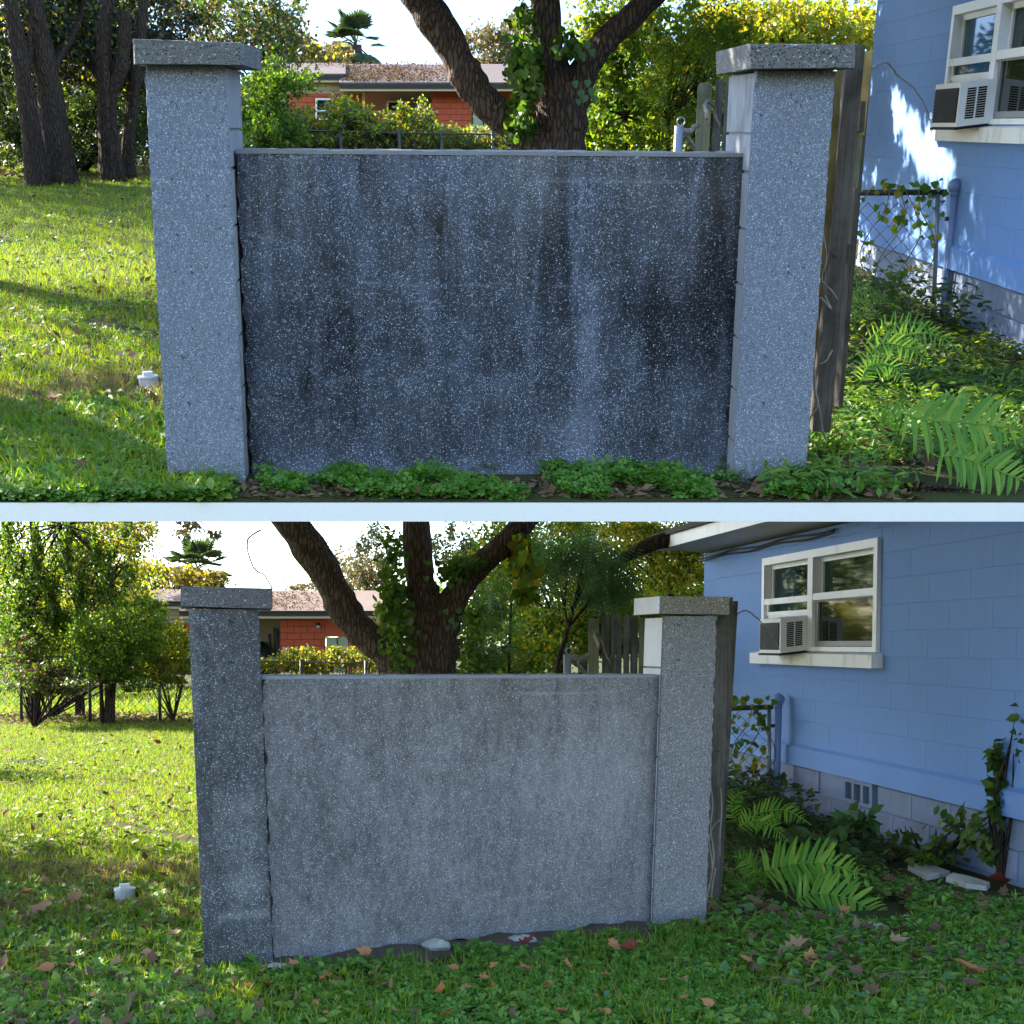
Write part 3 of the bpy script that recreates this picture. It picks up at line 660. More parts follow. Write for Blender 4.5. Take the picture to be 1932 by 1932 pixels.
# ================================================================== BLUE HOUSES
class House:
    """block house seen along its side wall: u runs along the wall towards the street, n points out of it"""
    def __init__(s, y, a, b, label):
        s.y = y; a = A([*a, 0.]); b = A([*b, 0.]); s.o = a; s.eu = (b - a) / np.linalg.norm(b - a); s.en = A([s.eu[1], -s.eu[0], 0])
        if s.en[0] > 0: s.en = -s.en
        s.L = float(np.linalg.norm(b - a)); s.t = Thing(y, 'block_house', label, 'house', a)
        s.ax = (s.o, s.eu, -s.en, EZ)                  # box y axis points into the house
    def px(s, x, y, off=0.0):                          # picture -> (u, z) on the wall plane
        q = s.y.on(x, y, s.o + s.en * off, s.en); return float(np.dot(q - s.o, s.eu)), float(q[2])
    def box(s, u0, u1, n0, n1, z0, z1): return MB().box((u0, -n1, z0), (u1, -n0, z1), s.ax)
def blue_house(y, a, b, label, win, aclab, eave, vent, zt):
    h = House(y, a, b, label); t = h.t; u0, u1, z0, z1 = win
    Z0, CH, BW = .45, .2, .62
    ph = h.L
    # backing wall with a window hole
    wall = MB()
    for (ua, ub, za, zb_) in ((0, u0, Z0, zt), (u1, ph, Z0, zt), (u0, u1, Z0, z0), (u0, u1, z1, zt)):
        if ub > ua and zb_ > za: wall.box((ua, .0065, za), (ub, .16, zb_), h.ax)
    w = t.part('wall', wall, 'blue_mortar')
    for nm, m in (('end_wall', MB().box((-.004, .165, 0.05), (.155, 5.0, zt), h.ax)), ('end_wall', MB().box((ph - .155, .165, .05), (ph + .004, 5.0, zt), h.ax))): t.part(nm, m, 'blue_paint')
    meshes = {}
    nz = int(math.ceil((zt - Z0 - .2) / CH)); 
    for r in range(nz):
        za = Z0 + .2 + r * CH; zc_ = min(za + CH, zt)
        x = -(BW / 2 if r % 2 else 0) 
        while x < ph:
            a0, a1 = max(x, 0), min(x + BW, ph); x += BW
            segs = [(a0, a1, za, zc_)]
            if zc_ > z0 + .02 and za < z1 - .02:        # trim blocks that meet the window opening
                segs = []
                if a0 < u0: segs.append((a0, min(a1, u0), za, zc_))
                if a1 > u1: segs.append((max(a0, u1), a1, za, zc_))
                if a1 > u0 and a0 < u1:
                    if za < z0: segs.append((max(a0, u0), min(a1, u1), za, z0))
                    if zc_ > z1: segs.append((max(a0, u0), min(a1, u1), z1, zc_))
            for s0, s1, y0, y1 in segs:
                if s1 - s0 < .03 or y1 - y0 < .02: continue
                key = (round(s1 - s0 - .002, 3), round(y1 - y0 - .005, 3))
                if key not in meshes: meshes[key] = block_mesh('block', key[0], key[1], .05, .0022, 'blue_paint', .001)
                j = rng.normal() * .0003
                t.inst('block', meshes[key], frame(h.o + h.eu * (s0 + .002) + h.en * (-.0035 + j) + EZ * (y0 + .004), h.eu, -h.en, EZ), w)
    # sloping water-table course, foundation
    bt = MB(); c = [(0, .0, Z0 + .2), (ph, 0, Z0 + .2)]
    P = lambda u, n, z: h.o + h.eu * u + h.en * n + EZ * z
    bt.hexa([P(0, .028, Z0), P(ph, .028, Z0), P(ph, .028, Z0 + .165), P(0, .028, Z0 + .165)], [P(0, -.1, Z0), P(ph, -.1, Z0), P(ph, -.02, Z0 + .199), P(0, -.02, Z0 + .199)])
    t.part('water_table', bt, 'blue_paint')
    fd = t.part('foundation', MB().box((0, .05, -.05), (ph, .2, Z0 - .002), h.ax), 'foundation_paint')
    m0 = block_mesh('foundation_block', BW - .008, .2 - .008, .05, .005, 'foundation_paint'); k = 0
    for r in range(2):
        x = -.3 * (r % 2) + .02
        while x < ph - BW:
            if x > 0 and not (vent and r == 1 and vent[0] - BW < x < vent[1]):
                t.inst('foundation_block', m0, frame(P(x, -.035, .035 + r * .2), h.eu, -h.en, EZ), fd)
            x += BW
    if vent:
        va, vb, vz0, vz1 = vent; m = MB(); wv = (vb - va)
        m.box((va, -.0, vz0), (vb, .10, vz0 + .03), h.ax).box((va, -.0, vz1 - .03), (vb, .10, vz1), h.ax)
        for k in range(4):
            uu = va + (wv - .05) * k / 3; m.box((uu, .001, vz0 + .031), (uu + .05, .099, vz1 - .031), h.ax)
        vo = t.part('vent_block', m, 'foundation_paint'); t.part('vent_hole', MB().box((va + .02, .08, vz0 + .02), (vb - .02, .098, vz1 - .02), h.ax), 'dark_room', parent=vo)  # near-black backing paints the shade inside the vent openings
    # window: outer frame, mullion, four sashes with glass, blinds behind
    fw = .07; wo_ = MB()
    t.part('dark_panel', MB().box((u0 - .05, .35, z0 - .05), (u1 + .05, .4, z1 + .05), h.ax), 'dark_room')  # near-black sheet behind the glass paints the dim interior
    um = u0 + (u1 - u0) * .475; zm = z0 + (z1 - z0) * .50
    wfr = MB().box((u0, -.03, z0), (u0 + fw, .10, z1), h.ax).box((u1 - fw, -.03, z0), (u1, .10, z1), h.ax).box((u0 + fw, -.029, z1 - fw), (u1 - fw, .10, z1), h.ax).box((u0 + fw, -.029, z0), (u1 - fw, .10, z0 + .04), h.ax).box((um - .06, -.031, z0 + .04), (um + .06, .10, z1 - fw), h.ax)
    wf = t.part('window_frame', wfr, 'white_paint')
    def sash(ua, ub, za, zb_, dep, bw, mat, glass):
        m = MB().box((ua, dep, za), (ua + bw, dep + .04, zb_), h.ax).box((ub - bw, dep, za), (ub, dep + .04, zb_), h.ax).box((ua + bw, dep + .001, za), (ub - bw, dep + .04, za + bw * .8), h.ax).box((ua + bw, dep + .001, zb_ - bw * .8), (ub - bw, dep + .04, zb_), h.ax)
        so = t.part('sash', m, mat, parent=wf)
        t.part('pane', MB().box((ua + bw, dep + .018, za + bw * .8), (ub - bw, dep + .024, zb_ - bw * .8), h.ax), glass, parent=wf)
    aL, bL, aR, bR = u0 + fw, um - .06, um + .06, u1 - fw
    sash(aL, bL, zm, z1 - fw, .045, .05, 'white_paint', 'glass'); sash(aR, bR, zm, z1 - fw, .045, .05, 'white_paint', 'glass')
    sash(aL, bL, z0 + .335, zm + .05, .0, .045, 'white_paint', 'glass'); sash(aR, bR, z0 + .045, zm + .03, .0, .055, 'screen_frame', 'glass_screen')
    t.part('rail', MB().box((aR, -.026, zm), (bR, -.002, zm + .06), h.ax).box((aL, -.026, zm - .005), (bL, -.002, zm + .05), h.ax), 'white_paint', parent=wf)
    bl = MB(); z = z0 + .06
    while z < z1 - fw: bl.box((aR, .12, z), (bR, .135, z + .024), h.ax); z += .034
    t.part('blinds', bl, 'blind', parent=wf)
    t.part('infill_panel', MB().box((aL + .02, .01, z0 + .04), (bL, .03, z0 + .335), h.ax), 'white_paint', parent=wf)
    t.part('sill', MB().hexa([P(u0 - .16, .09, z0 - .125), P(u1 + .06, .09, z0 - .125), P(u1 + .06, .09, z0 - .022), P(u0 - .16, .09, z0 - .022)], [P(u0 - .16, -.05, z0 - .125), P(u1 + .06, -.05, z0 - .125), P(u1 + .06, -.03, z0 - .001), P(u0 - .16, -.03, z0 - .001)]), 'sill_paint')
    # eaves
    if eave:
        ov, zf0, zf1, ue = eave
        t.part('soffit', MB().hexa([P(-ue, ov, zf0 + .02), P(ph + .1, ov, zf0 + .02), P(ph + .1, ov, zf0 + .035), P(-ue, ov, zf0 + .035)], [P(-ue, -.3, zt + .002), P(ph + .1, -.3, zt + .002), P(ph + .1, -.3, zt + .02), P(-ue, -.3, zt + .02)]), 'soffit_paint')
        t.part('fascia', MB().box((-ue - .02, -ov - .025, zf0), (ph + .1, -ov - .001, zf1), h.ax), 'white_paint')
        t.part('fascia', MB().box((-ue - .045, -ov + .003, zf0 + .005), (-ue - .021, 3.2, zf1), h.ax), 'white_paint')
        t.part('roof', MB().hexa([P(-ue - .08, ov + .07, zf1 + .001), P(ph + .1, ov + .07, zf1 + .001), P(ph + .1, ov + .07, zf1 + .05), P(-ue - .08, ov + .07, zf1 + .05)], [P(-ue - .08, -3.3, zf1 + .25), P(ph + .1, -3.3, zf1 + .25), P(ph + .1, -3.3, zf1 + .3), P(-ue - .08, -3.3, zf1 + .3)]), 'roof_dark')
        for k in range(2):
            pts = [P(-.1 + .33 * i, .02 + .012 * k, zt - .035 - .03 * k - .012 * math.sin(i * 1.3 + k)) for i in range(13)]
            t.part('cable', MB().tube(spline(pts, 40), .008, 6), 'cable_black', smooth=True)
    # window air conditioner
    ua, un, zA, zB = win_ac[y.name]
    pr = .27; org = P((ua + un) / 2, pr / 2, zA)
    ac = Thing(y, 'air_conditioner', aclab, 'air conditioner', org)
    tilt = -.03
    Q = lambda u, n, z: P(u, n, z + tilt * n / .27)
    ac.part('casing', MB().hexa([Q(un, .0, zA), Q(un, pr, zA), Q(un, pr, zB), Q(un, .0, zB)], [Q(ua, .0, zA), Q(ua, pr, zA), Q(ua, pr, zB), Q(ua, .0, zB)]), 'unit_white')
    m = MB().hexa([Q(un - .03, pr + .004, zA + .03), Q(ua + .02, pr + .004, zA + .03), Q(ua + .02, pr + .004, zB - .035), Q(un - .03, pr + .004, zB - .035)], [Q(un - .03, pr - .02, zA + .03), Q(ua + .02, pr - .02, zA + .03), Q(ua + .02, pr - .02, zB - .035), Q(un - .03, pr - .02, zB - .035)])
    cg = ac.part('condenser_grille', m, 'grille_black')
    fins = MB()
    for k in range(9):
        zz = zA + .05 + k * (zB - zA - .1) / 8.5; fins.hexa([Q(un - .035, pr + .010, zz), Q(ua + .03, pr + .010, zz), Q(ua + .03, pr + .010, zz + .012), Q(un - .035, pr + .010, zz + .012)], [Q(un - .035, pr + .002, zz), Q(ua + .03, pr + .002, zz), Q(ua + .03, pr + .002, zz + .012), Q(un - .035, pr + .002, zz + .012)])
    ac.part('fin', fins, 'grille_black', parent=cg)
    for c0, c1 in ((.07, .135), (.15, .215)):
        for k in range(13):
            zz = zA + .05 + k * (zB - zA - .09) / 13
            m = MB().hexa([Q(un + .003, c0, zz), Q(un + .003, c1, zz), Q(un + .003, c1, zz + .012), Q(un + .003, c0, zz + .012)], [Q(un - .01, c0, zz), Q(un - .01, c1, zz), Q(un - .01, c1, zz + .012), Q(un - .01, c0, zz + .012)])
            ac.part('louver', m, 'grille_slot')
    ac.part('drip_edge', MB().hexa([Q(un + .01, -.01, zA - .02), Q(un + .01, pr + .01, zA - .02), Q(un + .01, pr + .01, zA - .002), Q(un + .01, -.01, zA - .002)], [Q(ua, -.01, zA - .02), Q(ua, pr + .01, zA - .02), Q(ua, pr + .01, zA - .002), Q(ua, -.01, zA - .002)]), 'grille_slot')
    return h
# lower house: measure the window on its own wall plane
hl_a, hl_b = (2.143, 15.48), (3.271, 8.20)
hu_a, hu_b = (3.66, 15.6), (3.66, 6.9)
_h = House(LOW, hl_a, hl_b, 'x'); bpy.data.objects.remove(_h.t.o)
_k = House(UP, hu_a, hu_b, 'x'); bpy.data.objects.remove(_k.t.o)
wl0, wz1a = _h.px(*lD(727, 205)); wl1, wz1b = _h.px(*lD(1310, 75)); wl0b, wz0a = _h.px(*lD(712, 655)); wl1b, wz0b = _h.px(*lD(1275, 650))
win_l = ((wl0 + wl0b) / 2, (wl1 + wl1b) / 2, (wz0a + wz0b) / 2, (wz1a + wz1b) / 2)
ww, wh = win_l[1] - win_l[0], win_l[3] - win_l[2]
ku, kz = _k.px(*uD(1500, 690)); kuT, kzT = _k.px(*uD(1510, 340))
acl_n, acl_z = _h.px(*lD(938, 640)); acu_n, acu_z = _k.px(*uD(1850, 640))
win_u = (ku, ku + ww * .95, kz, kz + wh)
print('WIN', win_l, win_u, 'ac', acl_n, acl_z, acu_n, acu_z)
win_ac = {'lower': (win_l[0] + .66, win_l[0] + 1.22, win_l[2] + .012, win_l[2] + .32), 'upper': (win_u[0] + .62, win_u[0] + 1.30, win_u[2] + .012, win_u[2] + .32)}
va, vz = _h.px(*lF(965, 300)); vb, _ = _h.px(*lF(1135, 300))
HU = blue_house(UP, hu_a, hu_b, 'blue block house with dappled wall behind the dark stained wall', win_u, 'white window air conditioner on the upper blue house', None, None, 3.4)
HL = blue_house(LOW, hl_a, hl_b, 'blue block house with white double window beside the cleaned wall', win_l, 'white window air conditioner under the double window', (.50, 2.595, 2.72, .10), (va, vb, .24, .44), 2.55)


# ================================================================== FAR HOUSE
SCL = 1.097
def mf(y):                                              # far things: picture position in the upper view -> either view
    return (lambda a, b: (a, b)) if y is UP else (lambda a, b: (529 + (a - 814) * SCL, 1154 + (b - 157) * SCL))
def far_house(y, label, D):
    m = mf(y); P = lambda a, b, d=0.0: y.at(*m(a, b), D + d); k = y.ppm(D) * (1 if y is UP else SCL)
    o = P(814, 240); t = Thing(y, 'ranch_house', label, 'house', o)
    def slab(name, x0, x1, y0, y1, d, th, mat, parent=None): return t.part(name, MB().hexa([P(x0, y1, d), P(x1, y1, d), P(x1, y0, d), P(x0, y0, d)], [P(x0, y1, d) + EY * th, P(x1, y1, d) + EY * th, P(x1, y0, d) + EY * th, P(x0, y0, d) + EY * th]), mat, parent)
    def blocks(x0, x1, y0, y1, d, wp, holes=()):
        w = slab('wall', x0, x1, y0, y1, d + .03, .2, 'orange_mortar'); h = 11.4; bw = 23.5
        a = P(x0, y1, d); wu = (P(x0 + 1, y1, d) - a)[0]; hu = (P(x0, y1 - 1, d) - a)[2]; me = {}
        r = 0; yy = y1
        while yy > y0 + 1:
            top = max(yy - h, y0); x = x0 - (bw / 2 if r % 2 else 0)
            while x < x1:
                b0, b1 = max(x, x0), min(x + bw, x1); x += bw
                if any(b0 < hx1 and b1 > hx0 and top < hy1 and yy > hy0 for hx0, hx1, hy0, hy1 in holes):
                    continue
                if b1 - b0 < 3: continue
                key = (round(b1 - b0 - .55, 2), round(yy - top - .55, 2))
                if key not in me: me[key] = block_mesh('block', key[0] * wu, key[1] * hu, .04, .01, 'orange_paint')
                t.inst('block', me[key], frame(P(b0 + .27, yy - .27, d + rng.normal() * .003), EX, EY, EZ), w)
            yy -= h; r += 1
        return w
    blocks(545, 683, 177, 262, 0, 23); blocks(814, 890, 163, 262, -.3, 23); blocks(931, 1010, 163, 262, -.3, 23)
    slab('wall', 890, 931, 163, 200, -.28, .2, 'orange_paint')
    # lapped siding in the gable
    for k_ in range(5): slab('siding_board', 520, 700, 142 + k_ * 7.1, 142 + k_ * 7.1 + 6.6, -.02 - .015 * (k_ % 2), .06, 'tan_siding')
    slab('porch_wall', 683, 814, 160, 262, 1.4, .2, 'porch_wall'); slab('porch_post', 684, 688, 163, 250, -.2, .1, 'cream_trim')
    slab('corner_trim', 683, 687, 143, 262, -.06, .05, 'cream_trim')
    def window(x0, x1, y0, y1, d):
        f = MB(); b = 3.2
        for (p, q, r, s_) in ((x0, x0 + b, y0, y1), (x1 - b, x1, y0, y1), (x0 + b, x1 - b, y0, y0 + b), (x0 + b, x1 - b, y1 - b, y1), (x0 + b, x1 - b, (y0 + y1) / 2 - 1.2 + 3, (y0 + y1) / 2 + 1.2 + 3)):
            f.hexa([P(p, s_, d - .05), P(q, s_, d - .05), P(q, r, d - .05), P(p, r, d - .05)], [P(p, s_, d + .02), P(q, s_, d + .02), P(q, r, d + .02), P(p, r, d + .02)])
        fo = t.part('window', f, 'white_paint'); slab('pane', x0 + b, x1 - b, y0 + b, (y0 + y1) / 2 + 1.5, d - .02, .02, 'glass', fo); slab('pane', x0 + b, x1 - b, (y0 + y1) / 2 + 4.5, y1 - b, d - .02, .02, 'glass', fo)
    window(595, 629, 185.5, 226, -.06); window(730, 770, 190, 236, 1.34)
    dr = slab('door', 893, 929, 201, 262, -.34, .05, 'door_paint'); slab('door', 911, 912.5, 201, 262, -.36, .03, 'dark_room', dr)
    t.part('door_handle', MB().tube([P(914, 228, -.42), P(914, 228, -.35)], .05, 8), 'rust_iron', parent=dr)
    lm = t.part('wall_lamp', MB().tube([P(879, 176, -.5), P(879, 181, -.5)], [.05, .09], 10), 'grille_black'); t.part('bulb', MB().tube([P(879, 181, -.5), P(879, 184, -.5)], .05, 8), 'bulb_glass', parent=lm)
    # leaning junk in the porch
    for a, b_, c, r in ((795, 196, 800, .05), (806, 186, 809, .09), (790, 210, 800, .05), (811, 190, 812, .07)):
        t.part('leaning_board', MB().tube([P(c, 262, .6), P(a, b_, 1.2)], r, 5), 'wood_dark')
    t.part('covered_heap', MB().tube([P(788, 262, .7), P(786, 225, .8), P(781, 210, .9)], [.5, .34, .1], 9, ridge=.2), 'grille_black', smooth=True)
    # roof: two slopes, shingled in rows
    def roof(xa, xb, ytop, ybot, d0, d1, over, n):
        a0, a1 = P(xa, ybot, d0), P(xb, ybot, d0); b0, b1 = P(xa, ytop, d1), P(xb, ytop, d1); m2 = MB()
        for i in range(n):
            f0, f1 = i / n, (i + 1) / n; lip = EZ * .012
            l0, r0 = a0 * (1 - f0) + b0 * f0, a1 * (1 - f0) + b1 * f0; l1, r1 = a0 * (1 - f1) + b0 * f1, a1 * (1 - f1) + b1 * f1
            m2.add([l0 + lip, r0 + lip, r1, l1, l0 - EZ * .05, r0 - EZ * .05], [(0, 1, 2, 3), (4, 5, 1, 0)])
        m2.add([b0, b1, b1 + A([0, 6, -1.6]), b0 + A([0, 6, -1.6])], [(0, 1, 2, 3)])
        ro = t.part('roof', m2, 'shingle_a'); c = [0, 0, 0]
        t.part('fascia', MB().hexa([a0 - EZ * .17, a1 - EZ * .17, a1 - EZ * .02, a0 - EZ * .02], [q + EY * .05 for q in (a0 - EZ * .17, a1 - EZ * .17, a1 - EZ * .02, a0 - EZ * .02)]), 'roof_dark', parent=ro)
        t.part('soffit_trim', MB().hexa([a0 + A([0, .06, -.25]), a1 + A([0, .06, -.25]), a1 + A([0, .06, -.171]), a0 + A([0, .06, -.171])], [q + EY * 1.0 for q in (a0 + A([0, .06, -.25]), a1 + A([0, .06, -.25]), a1 + A([0, .06, -.171]), a0 + A([0, .06, -.171]))]), 'cream_trim', parent=ro)
        return ro
    roof(500, 652, 119, 139, -.3, 3.2, .3, 12); ro = roof(640, 1040, 121, 155.5, -1.0, 3.3, .3, 20)
    # drifts of fallen leaves on the shingles
    n = 3600; u = rng.beta(1.5, 2.2, n) * 1.5; f = rng.beta(1.1, 1.5, n)
    a0, a1, b0, b1 = P(560, 155, -1.0), P(800, 155, -1.0), P(560, 121, 3.3), P(800, 121, 3.3)
    C = (a0 * (1 - u[:, None]) + a1 * u[:, None]) * (1 - f[:, None]) + (b0 * (1 - u[:, None]) + b1 * u[:, None]) * f[:, None] + EZ * .05
    keep = (C[:, 0] > P(645, 155, -1)[0]) | (f > .55); C = C[keep]
    t.part('leaf_litter', scatter(C, rdir(len(C)), rdir(len(C)) * .5 + EZ, .10, 'rhomb', t.org), 'litter', parent=ro, kind='stuff')
far_house(UP, 'orange and tan ranch house far behind the dark stained wall', 50.0)
far_house(LOW, 'orange and tan ranch house far behind the cleaned wall', 46.5)

# ================================================================== FOLIAGE
def cloud(y, blobs, sub=36, spread=.20, droop=.25):
    """leaf positions in clumps inside ellipsoids given as (cx, cy, rx, ry, D, rd, n)"""
    Cs = []
    for (cx, cy, rx, ry, D, rd, n) in blobs:
        c = y.at(cx, cy, D); k = y.ppm(D); R = A([rx * k, rd, ry * k]); m = max(3, n // sub)
        d = rng.normal(size=(m, 3)); d /= np.linalg.norm(d, axis=1, keepdims=True)
        cc = d * (rng.random((m, 1)) ** .42)
        sz = .6 + .8 * rng.random(m)
        idx = rng.integers(0, m, n)
        p = cc[idx] + rng.normal(size=(n, 3)) * spread * sz[idx][:, None]
        Cs.append(c + p * R)
    C = np.concatenate(Cs); D_ = rdir(len(C), droop); U_ = rdir(len(C)) + EZ * .5
    return C, D_, U_
def twigs(y, blobs, root, n, r0, seed):
    """thin branches from a stem into the foliage"""
    rr = np.random.default_rng(seed); out = []
    for i in range(n):
        cx, cy, rx, ry, D, rd, _ = blobs[rr.integers(0, len(blobs))]; k = y.ppm(D)
        e = y.at(cx + (rr.random() - .5) * rx * 1.5, cy + (rr.random() - .5) * ry * 1.5, D) + EY * (rr.random() - .5) * rd
        a = A(root); mid = a * .5 + e * .5 + A([rr.normal() * .06, rr.normal() * .06, .05]) * np.linalg.norm(e - a); out.append((spline([a, mid, e], 8), [r0 * (1 - .85 * j / 7) for j in range(8)]))
    return out
_su = UP.M.to_3x3().inverted() @ s_dir; _su = A(_su)
_gap = [(*_k.px(a, b), r) for a, b, r in ((1688, 185, .20), (1698, 218, .24), (1718, 250, .26), (1745, 280, .27), (1770, 305, .25), (1788, 328, .16), (1650, 330, .12))]
def sun_gap(C):                                        # leaves cut away towards the sun to shape the wall's lit patch
    t = (C[:, 0] - HU.o[0]) / _su[0]; Y, Z = C[:, 1] - _su[1] * t, C[:, 2] - _su[2] * t; u = (HU.o[1] - Y); cut = np.zeros(len(C), bool)
    for a, b, r in _gap: cut |= (((u - a) * .8) ** 2 + (Z - b) ** 2 < r * r) & (t > 0)
    return ~cut
def plant(y, name, label, cat, blobs, mats, leaf, size, stems=(), bark='bark_dark', group=None, base=None, ntw=6, trunk='stem', crown='foliage', sub=36, spread=.2, droop=.25, seed=1, sd=None):
    """stems: lists of (x, y, r_px) at the first blob's distance"""
    D0 = blobs[0][4]
    if leaf in ('oval', 'rhomb') and blobs[0][6] > 250:
        q, r = (2.6, .66) if D0 > 20 else (1.9, .76)
        blobs = [(*b[:6], int(b[6] * q)) for b in blobs]; size *= r; sub = int(sub * 1.6)
        if D0 > 20: leaf = 'far'
        rq = np.random.default_rng(seed + 500); nb = []
        for b in blobs:
            nb.append((*b[:6], int(b[6] * .45)))
            for k in range(5):
                a = rq.random() * 6.283; e = .55 + .45 * rq.random(); q2 = .28 + .3 * rq.random()
                nb.append((b[0] + math.cos(a) * b[2] * e, b[1] + math.sin(a) * b[3] * e, b[2] * q2 * 1.1, b[3] * q2 * (1 + .5 * rq.random()), b[4] + (rq.random() - .5) * b[5], b[5] * .6, int(b[6] * .11)))
        blobs = nb
    if base is None:
        bx = stems[0][0][0] if stems else blobs[0][0]
        p = y.at(bx, blobs[0][1], D0); base = A([p[0], p[1], float(y.z(p[0], p[1]))])
    t = Thing(y, name, label, cat, base, group)
    for st in stems:
        DS = sd or D0; q = [y.at(a, b, DS) for a, b, r in st]; r = [c[2] * y.ppm(DS) for c in st]
        q = [A([q[0][0], q[0][1], base[2] - .05])] + q if q[0][2] > base[2] + .05 else q; r = ([r[0] * 1.15] + r) if len(q) > len(r) else r
        nn = max(8, len(q) * 6); sp = spline([list(a) + [b] for a, b in zip(q, r)], nn)
        t.part(trunk, MB().tube(sp[:, :3], np.maximum(sp[:, 3], .004), 20, ridge=.2, seed=seed), bark, smooth=True)
        root = sp[int(nn * .55), :3]
        for k, (pts, rad) in enumerate(twigs(y, blobs, root, ntw, max(.012, sp[-1, 3] * .6), seed + len(t.o.children))): t.part('branch', MB().tube(pts, rad, 5), bark, smooth=True)
    if not stems:
        for k, (pts, rad) in enumerate(twigs(y, blobs, base, ntw, .02, seed)): t.part('branch', MB().tube(pts, rad, 5), bark, smooth=True)
    C, D_, U_ = cloud(y, blobs, sub, spread, droop); gz = y.z(C[:, 0], C[:, 1]); ok = C[:, 2] > gz + .02; C, D_, U_ = C[ok], D_[ok], U_[ok]
    if y is UP: ok = sun_gap(C); C, D_, U_ = C[ok], D_[ok], U_[ok]
    if y is LOW:                                       # stay beneath the raised yard
        ok = C[:, 2] < -.35 + .3667 * C[:, 1]; C, D_, U_ = C[ok], D_[ok], U_[ok]
    S = size * (.65 + .7 * rng.random(len(C)))
    if isinstance(mats, str): mats = [(mats, 1.0)]
    pick = rng.random(len(C)); acc = 0
    for mt, w in mats:
        sel = (pick >= acc) & (pick < acc + w); acc += w
        if sel.sum(): t.part(crown, scatter(C[sel], D_[sel], U_[sel], S[sel], leaf, t.org), mt, kind='stuff')
    return t

# ---------------- the forked oak behind each wall
def mo(y): return (lambda a, b: (a, b)) if y is UP else (lambda a, b: (797 + (a - 1040) * .965, 1276 + (b - 285) * .955))
def oak(y, label, D, ztop):
    m = mo(y); k = y.ppm(D)
    P = lambda a, b: y.at(*m(a, b), D)
    b0 = P(1056, 285); org = A([b0[0], D, float(y.z(0, D))]); t = Thing(y, 'oak_tree', label, 'tree', org)
    def limb(pts, name, dy=0.0, n=70, ridge=.11, seed=3, sub=None):
        q = []
        for i, (a, b, r) in enumerate(pts):
            p = P(a, b) + EY * dy * i
            if p[2] > ztop: p[2] = ztop
            q.append(list(p) + [r * k])
        s_ = spline(q, n); kk = np.arange(n); s_[:, 3] *= 1 + .05 * np.sin(kk * .31 + seed) + .035 * np.sin(kk * .83 + 2 * seed) + .10 * np.exp(-((kk - n * .62) / 2.5) ** 2); return t.part(name, MB().tube(s_[:, :3], s_[:, 3], 30, ridge=ridge, seed=seed), 'bark_oak', smooth=True, parent=sub)
    tr = limb([(1058, 640, 78), (1057, 400, 58), (1054, 300, 50), (1060, 230, 47), (1058, 180, 40), (1046, 140, 31), (1036, 100, 28), (1030, 36, 26), (1026, -60, 25), (1020, -150, 22)], 'trunk', 0, 100)
    limb([(1042, 380, 46), (1014, 292, 38), (985, 258, 32), (950, 222, 29), (912, 190, 29), (886, 152, 31), (868, 118, 28), (846, 76, 29), (818, 36, 32), (785, -12, 31), (735, -70, 26), (680, -130, 22)], 'limb', .015, 100, .10, 5)
    limb([(1060, 240, 36), (1078, 190, 34), (1098, 142, 26), (1124, 100, 24), (1152, 66, 22), (1185, 38, 21), (1235, -14, 20), (1300, -80, 17), (1370, -130, 14)], 'limb', -.02, 80, .10, 8)
    return t
oak(UP, 'forked oak rising behind the dark stained wall', 11.0, 9.0)
oak(LOW, 'forked oak rising behind the cleaned wall', 11.6, 3.75)
# unseen crown of the upper oak; placed and thickened to throw dappled shade
crown_blobs = [(700, -285, 330, 150, 13.0, 2.0, 2600), (1150, -245, 330, 130, 12.5, 2.2, 3000), (1500, -205, 300, 110, 12.5, 2.0, 2600), (900, -420, 420, 200, 14.0, 2.4, 3000), (1400, -400, 420, 200, 13.5, 2.4, 3000), (1150, -300, 420, 190, 10.8, 1.4, 3600), (1450, -225, 260, 120, 10.6, 1.2, 2200), (850, -330, 350, 170, 16.5, 2.0, 2600), (1250, -305, 300, 150, 16.0, 1.6, 2600), (250, -430, 450, 220, 10.0, 1.5, 4200), (640, -470, 420, 210, 15.5, 2.5, 4600), (1000, -560, 420, 210, 13.0, 2.5, 4000), (1120, -225, 280, 120, 17.0, 1.6, 3400), (720, -340, 340, 170, 18.7, 2, 3200), (1350, -245, 260, 130, 14.0, 1.6, 3000)]
C, D_, U_ = cloud(UP, crown_blobs, 40, .16); ok = sun_gap(C); C, D_, U_ = C[ok], D_[ok], U_[ok]
oc = [o for o in bpy.data.objects if o.name == 'oak_tree'][0]
_t = Thing.__new__(Thing); _t.y = UP; _t.o = oc; _t.org = A((UP.M.inverted() @ oc.matrix_world).translation)
_t.part('crown', scatter(C, D_, U_, .15, 'far', _t.org), 'leaf_mid', kind='stuff')

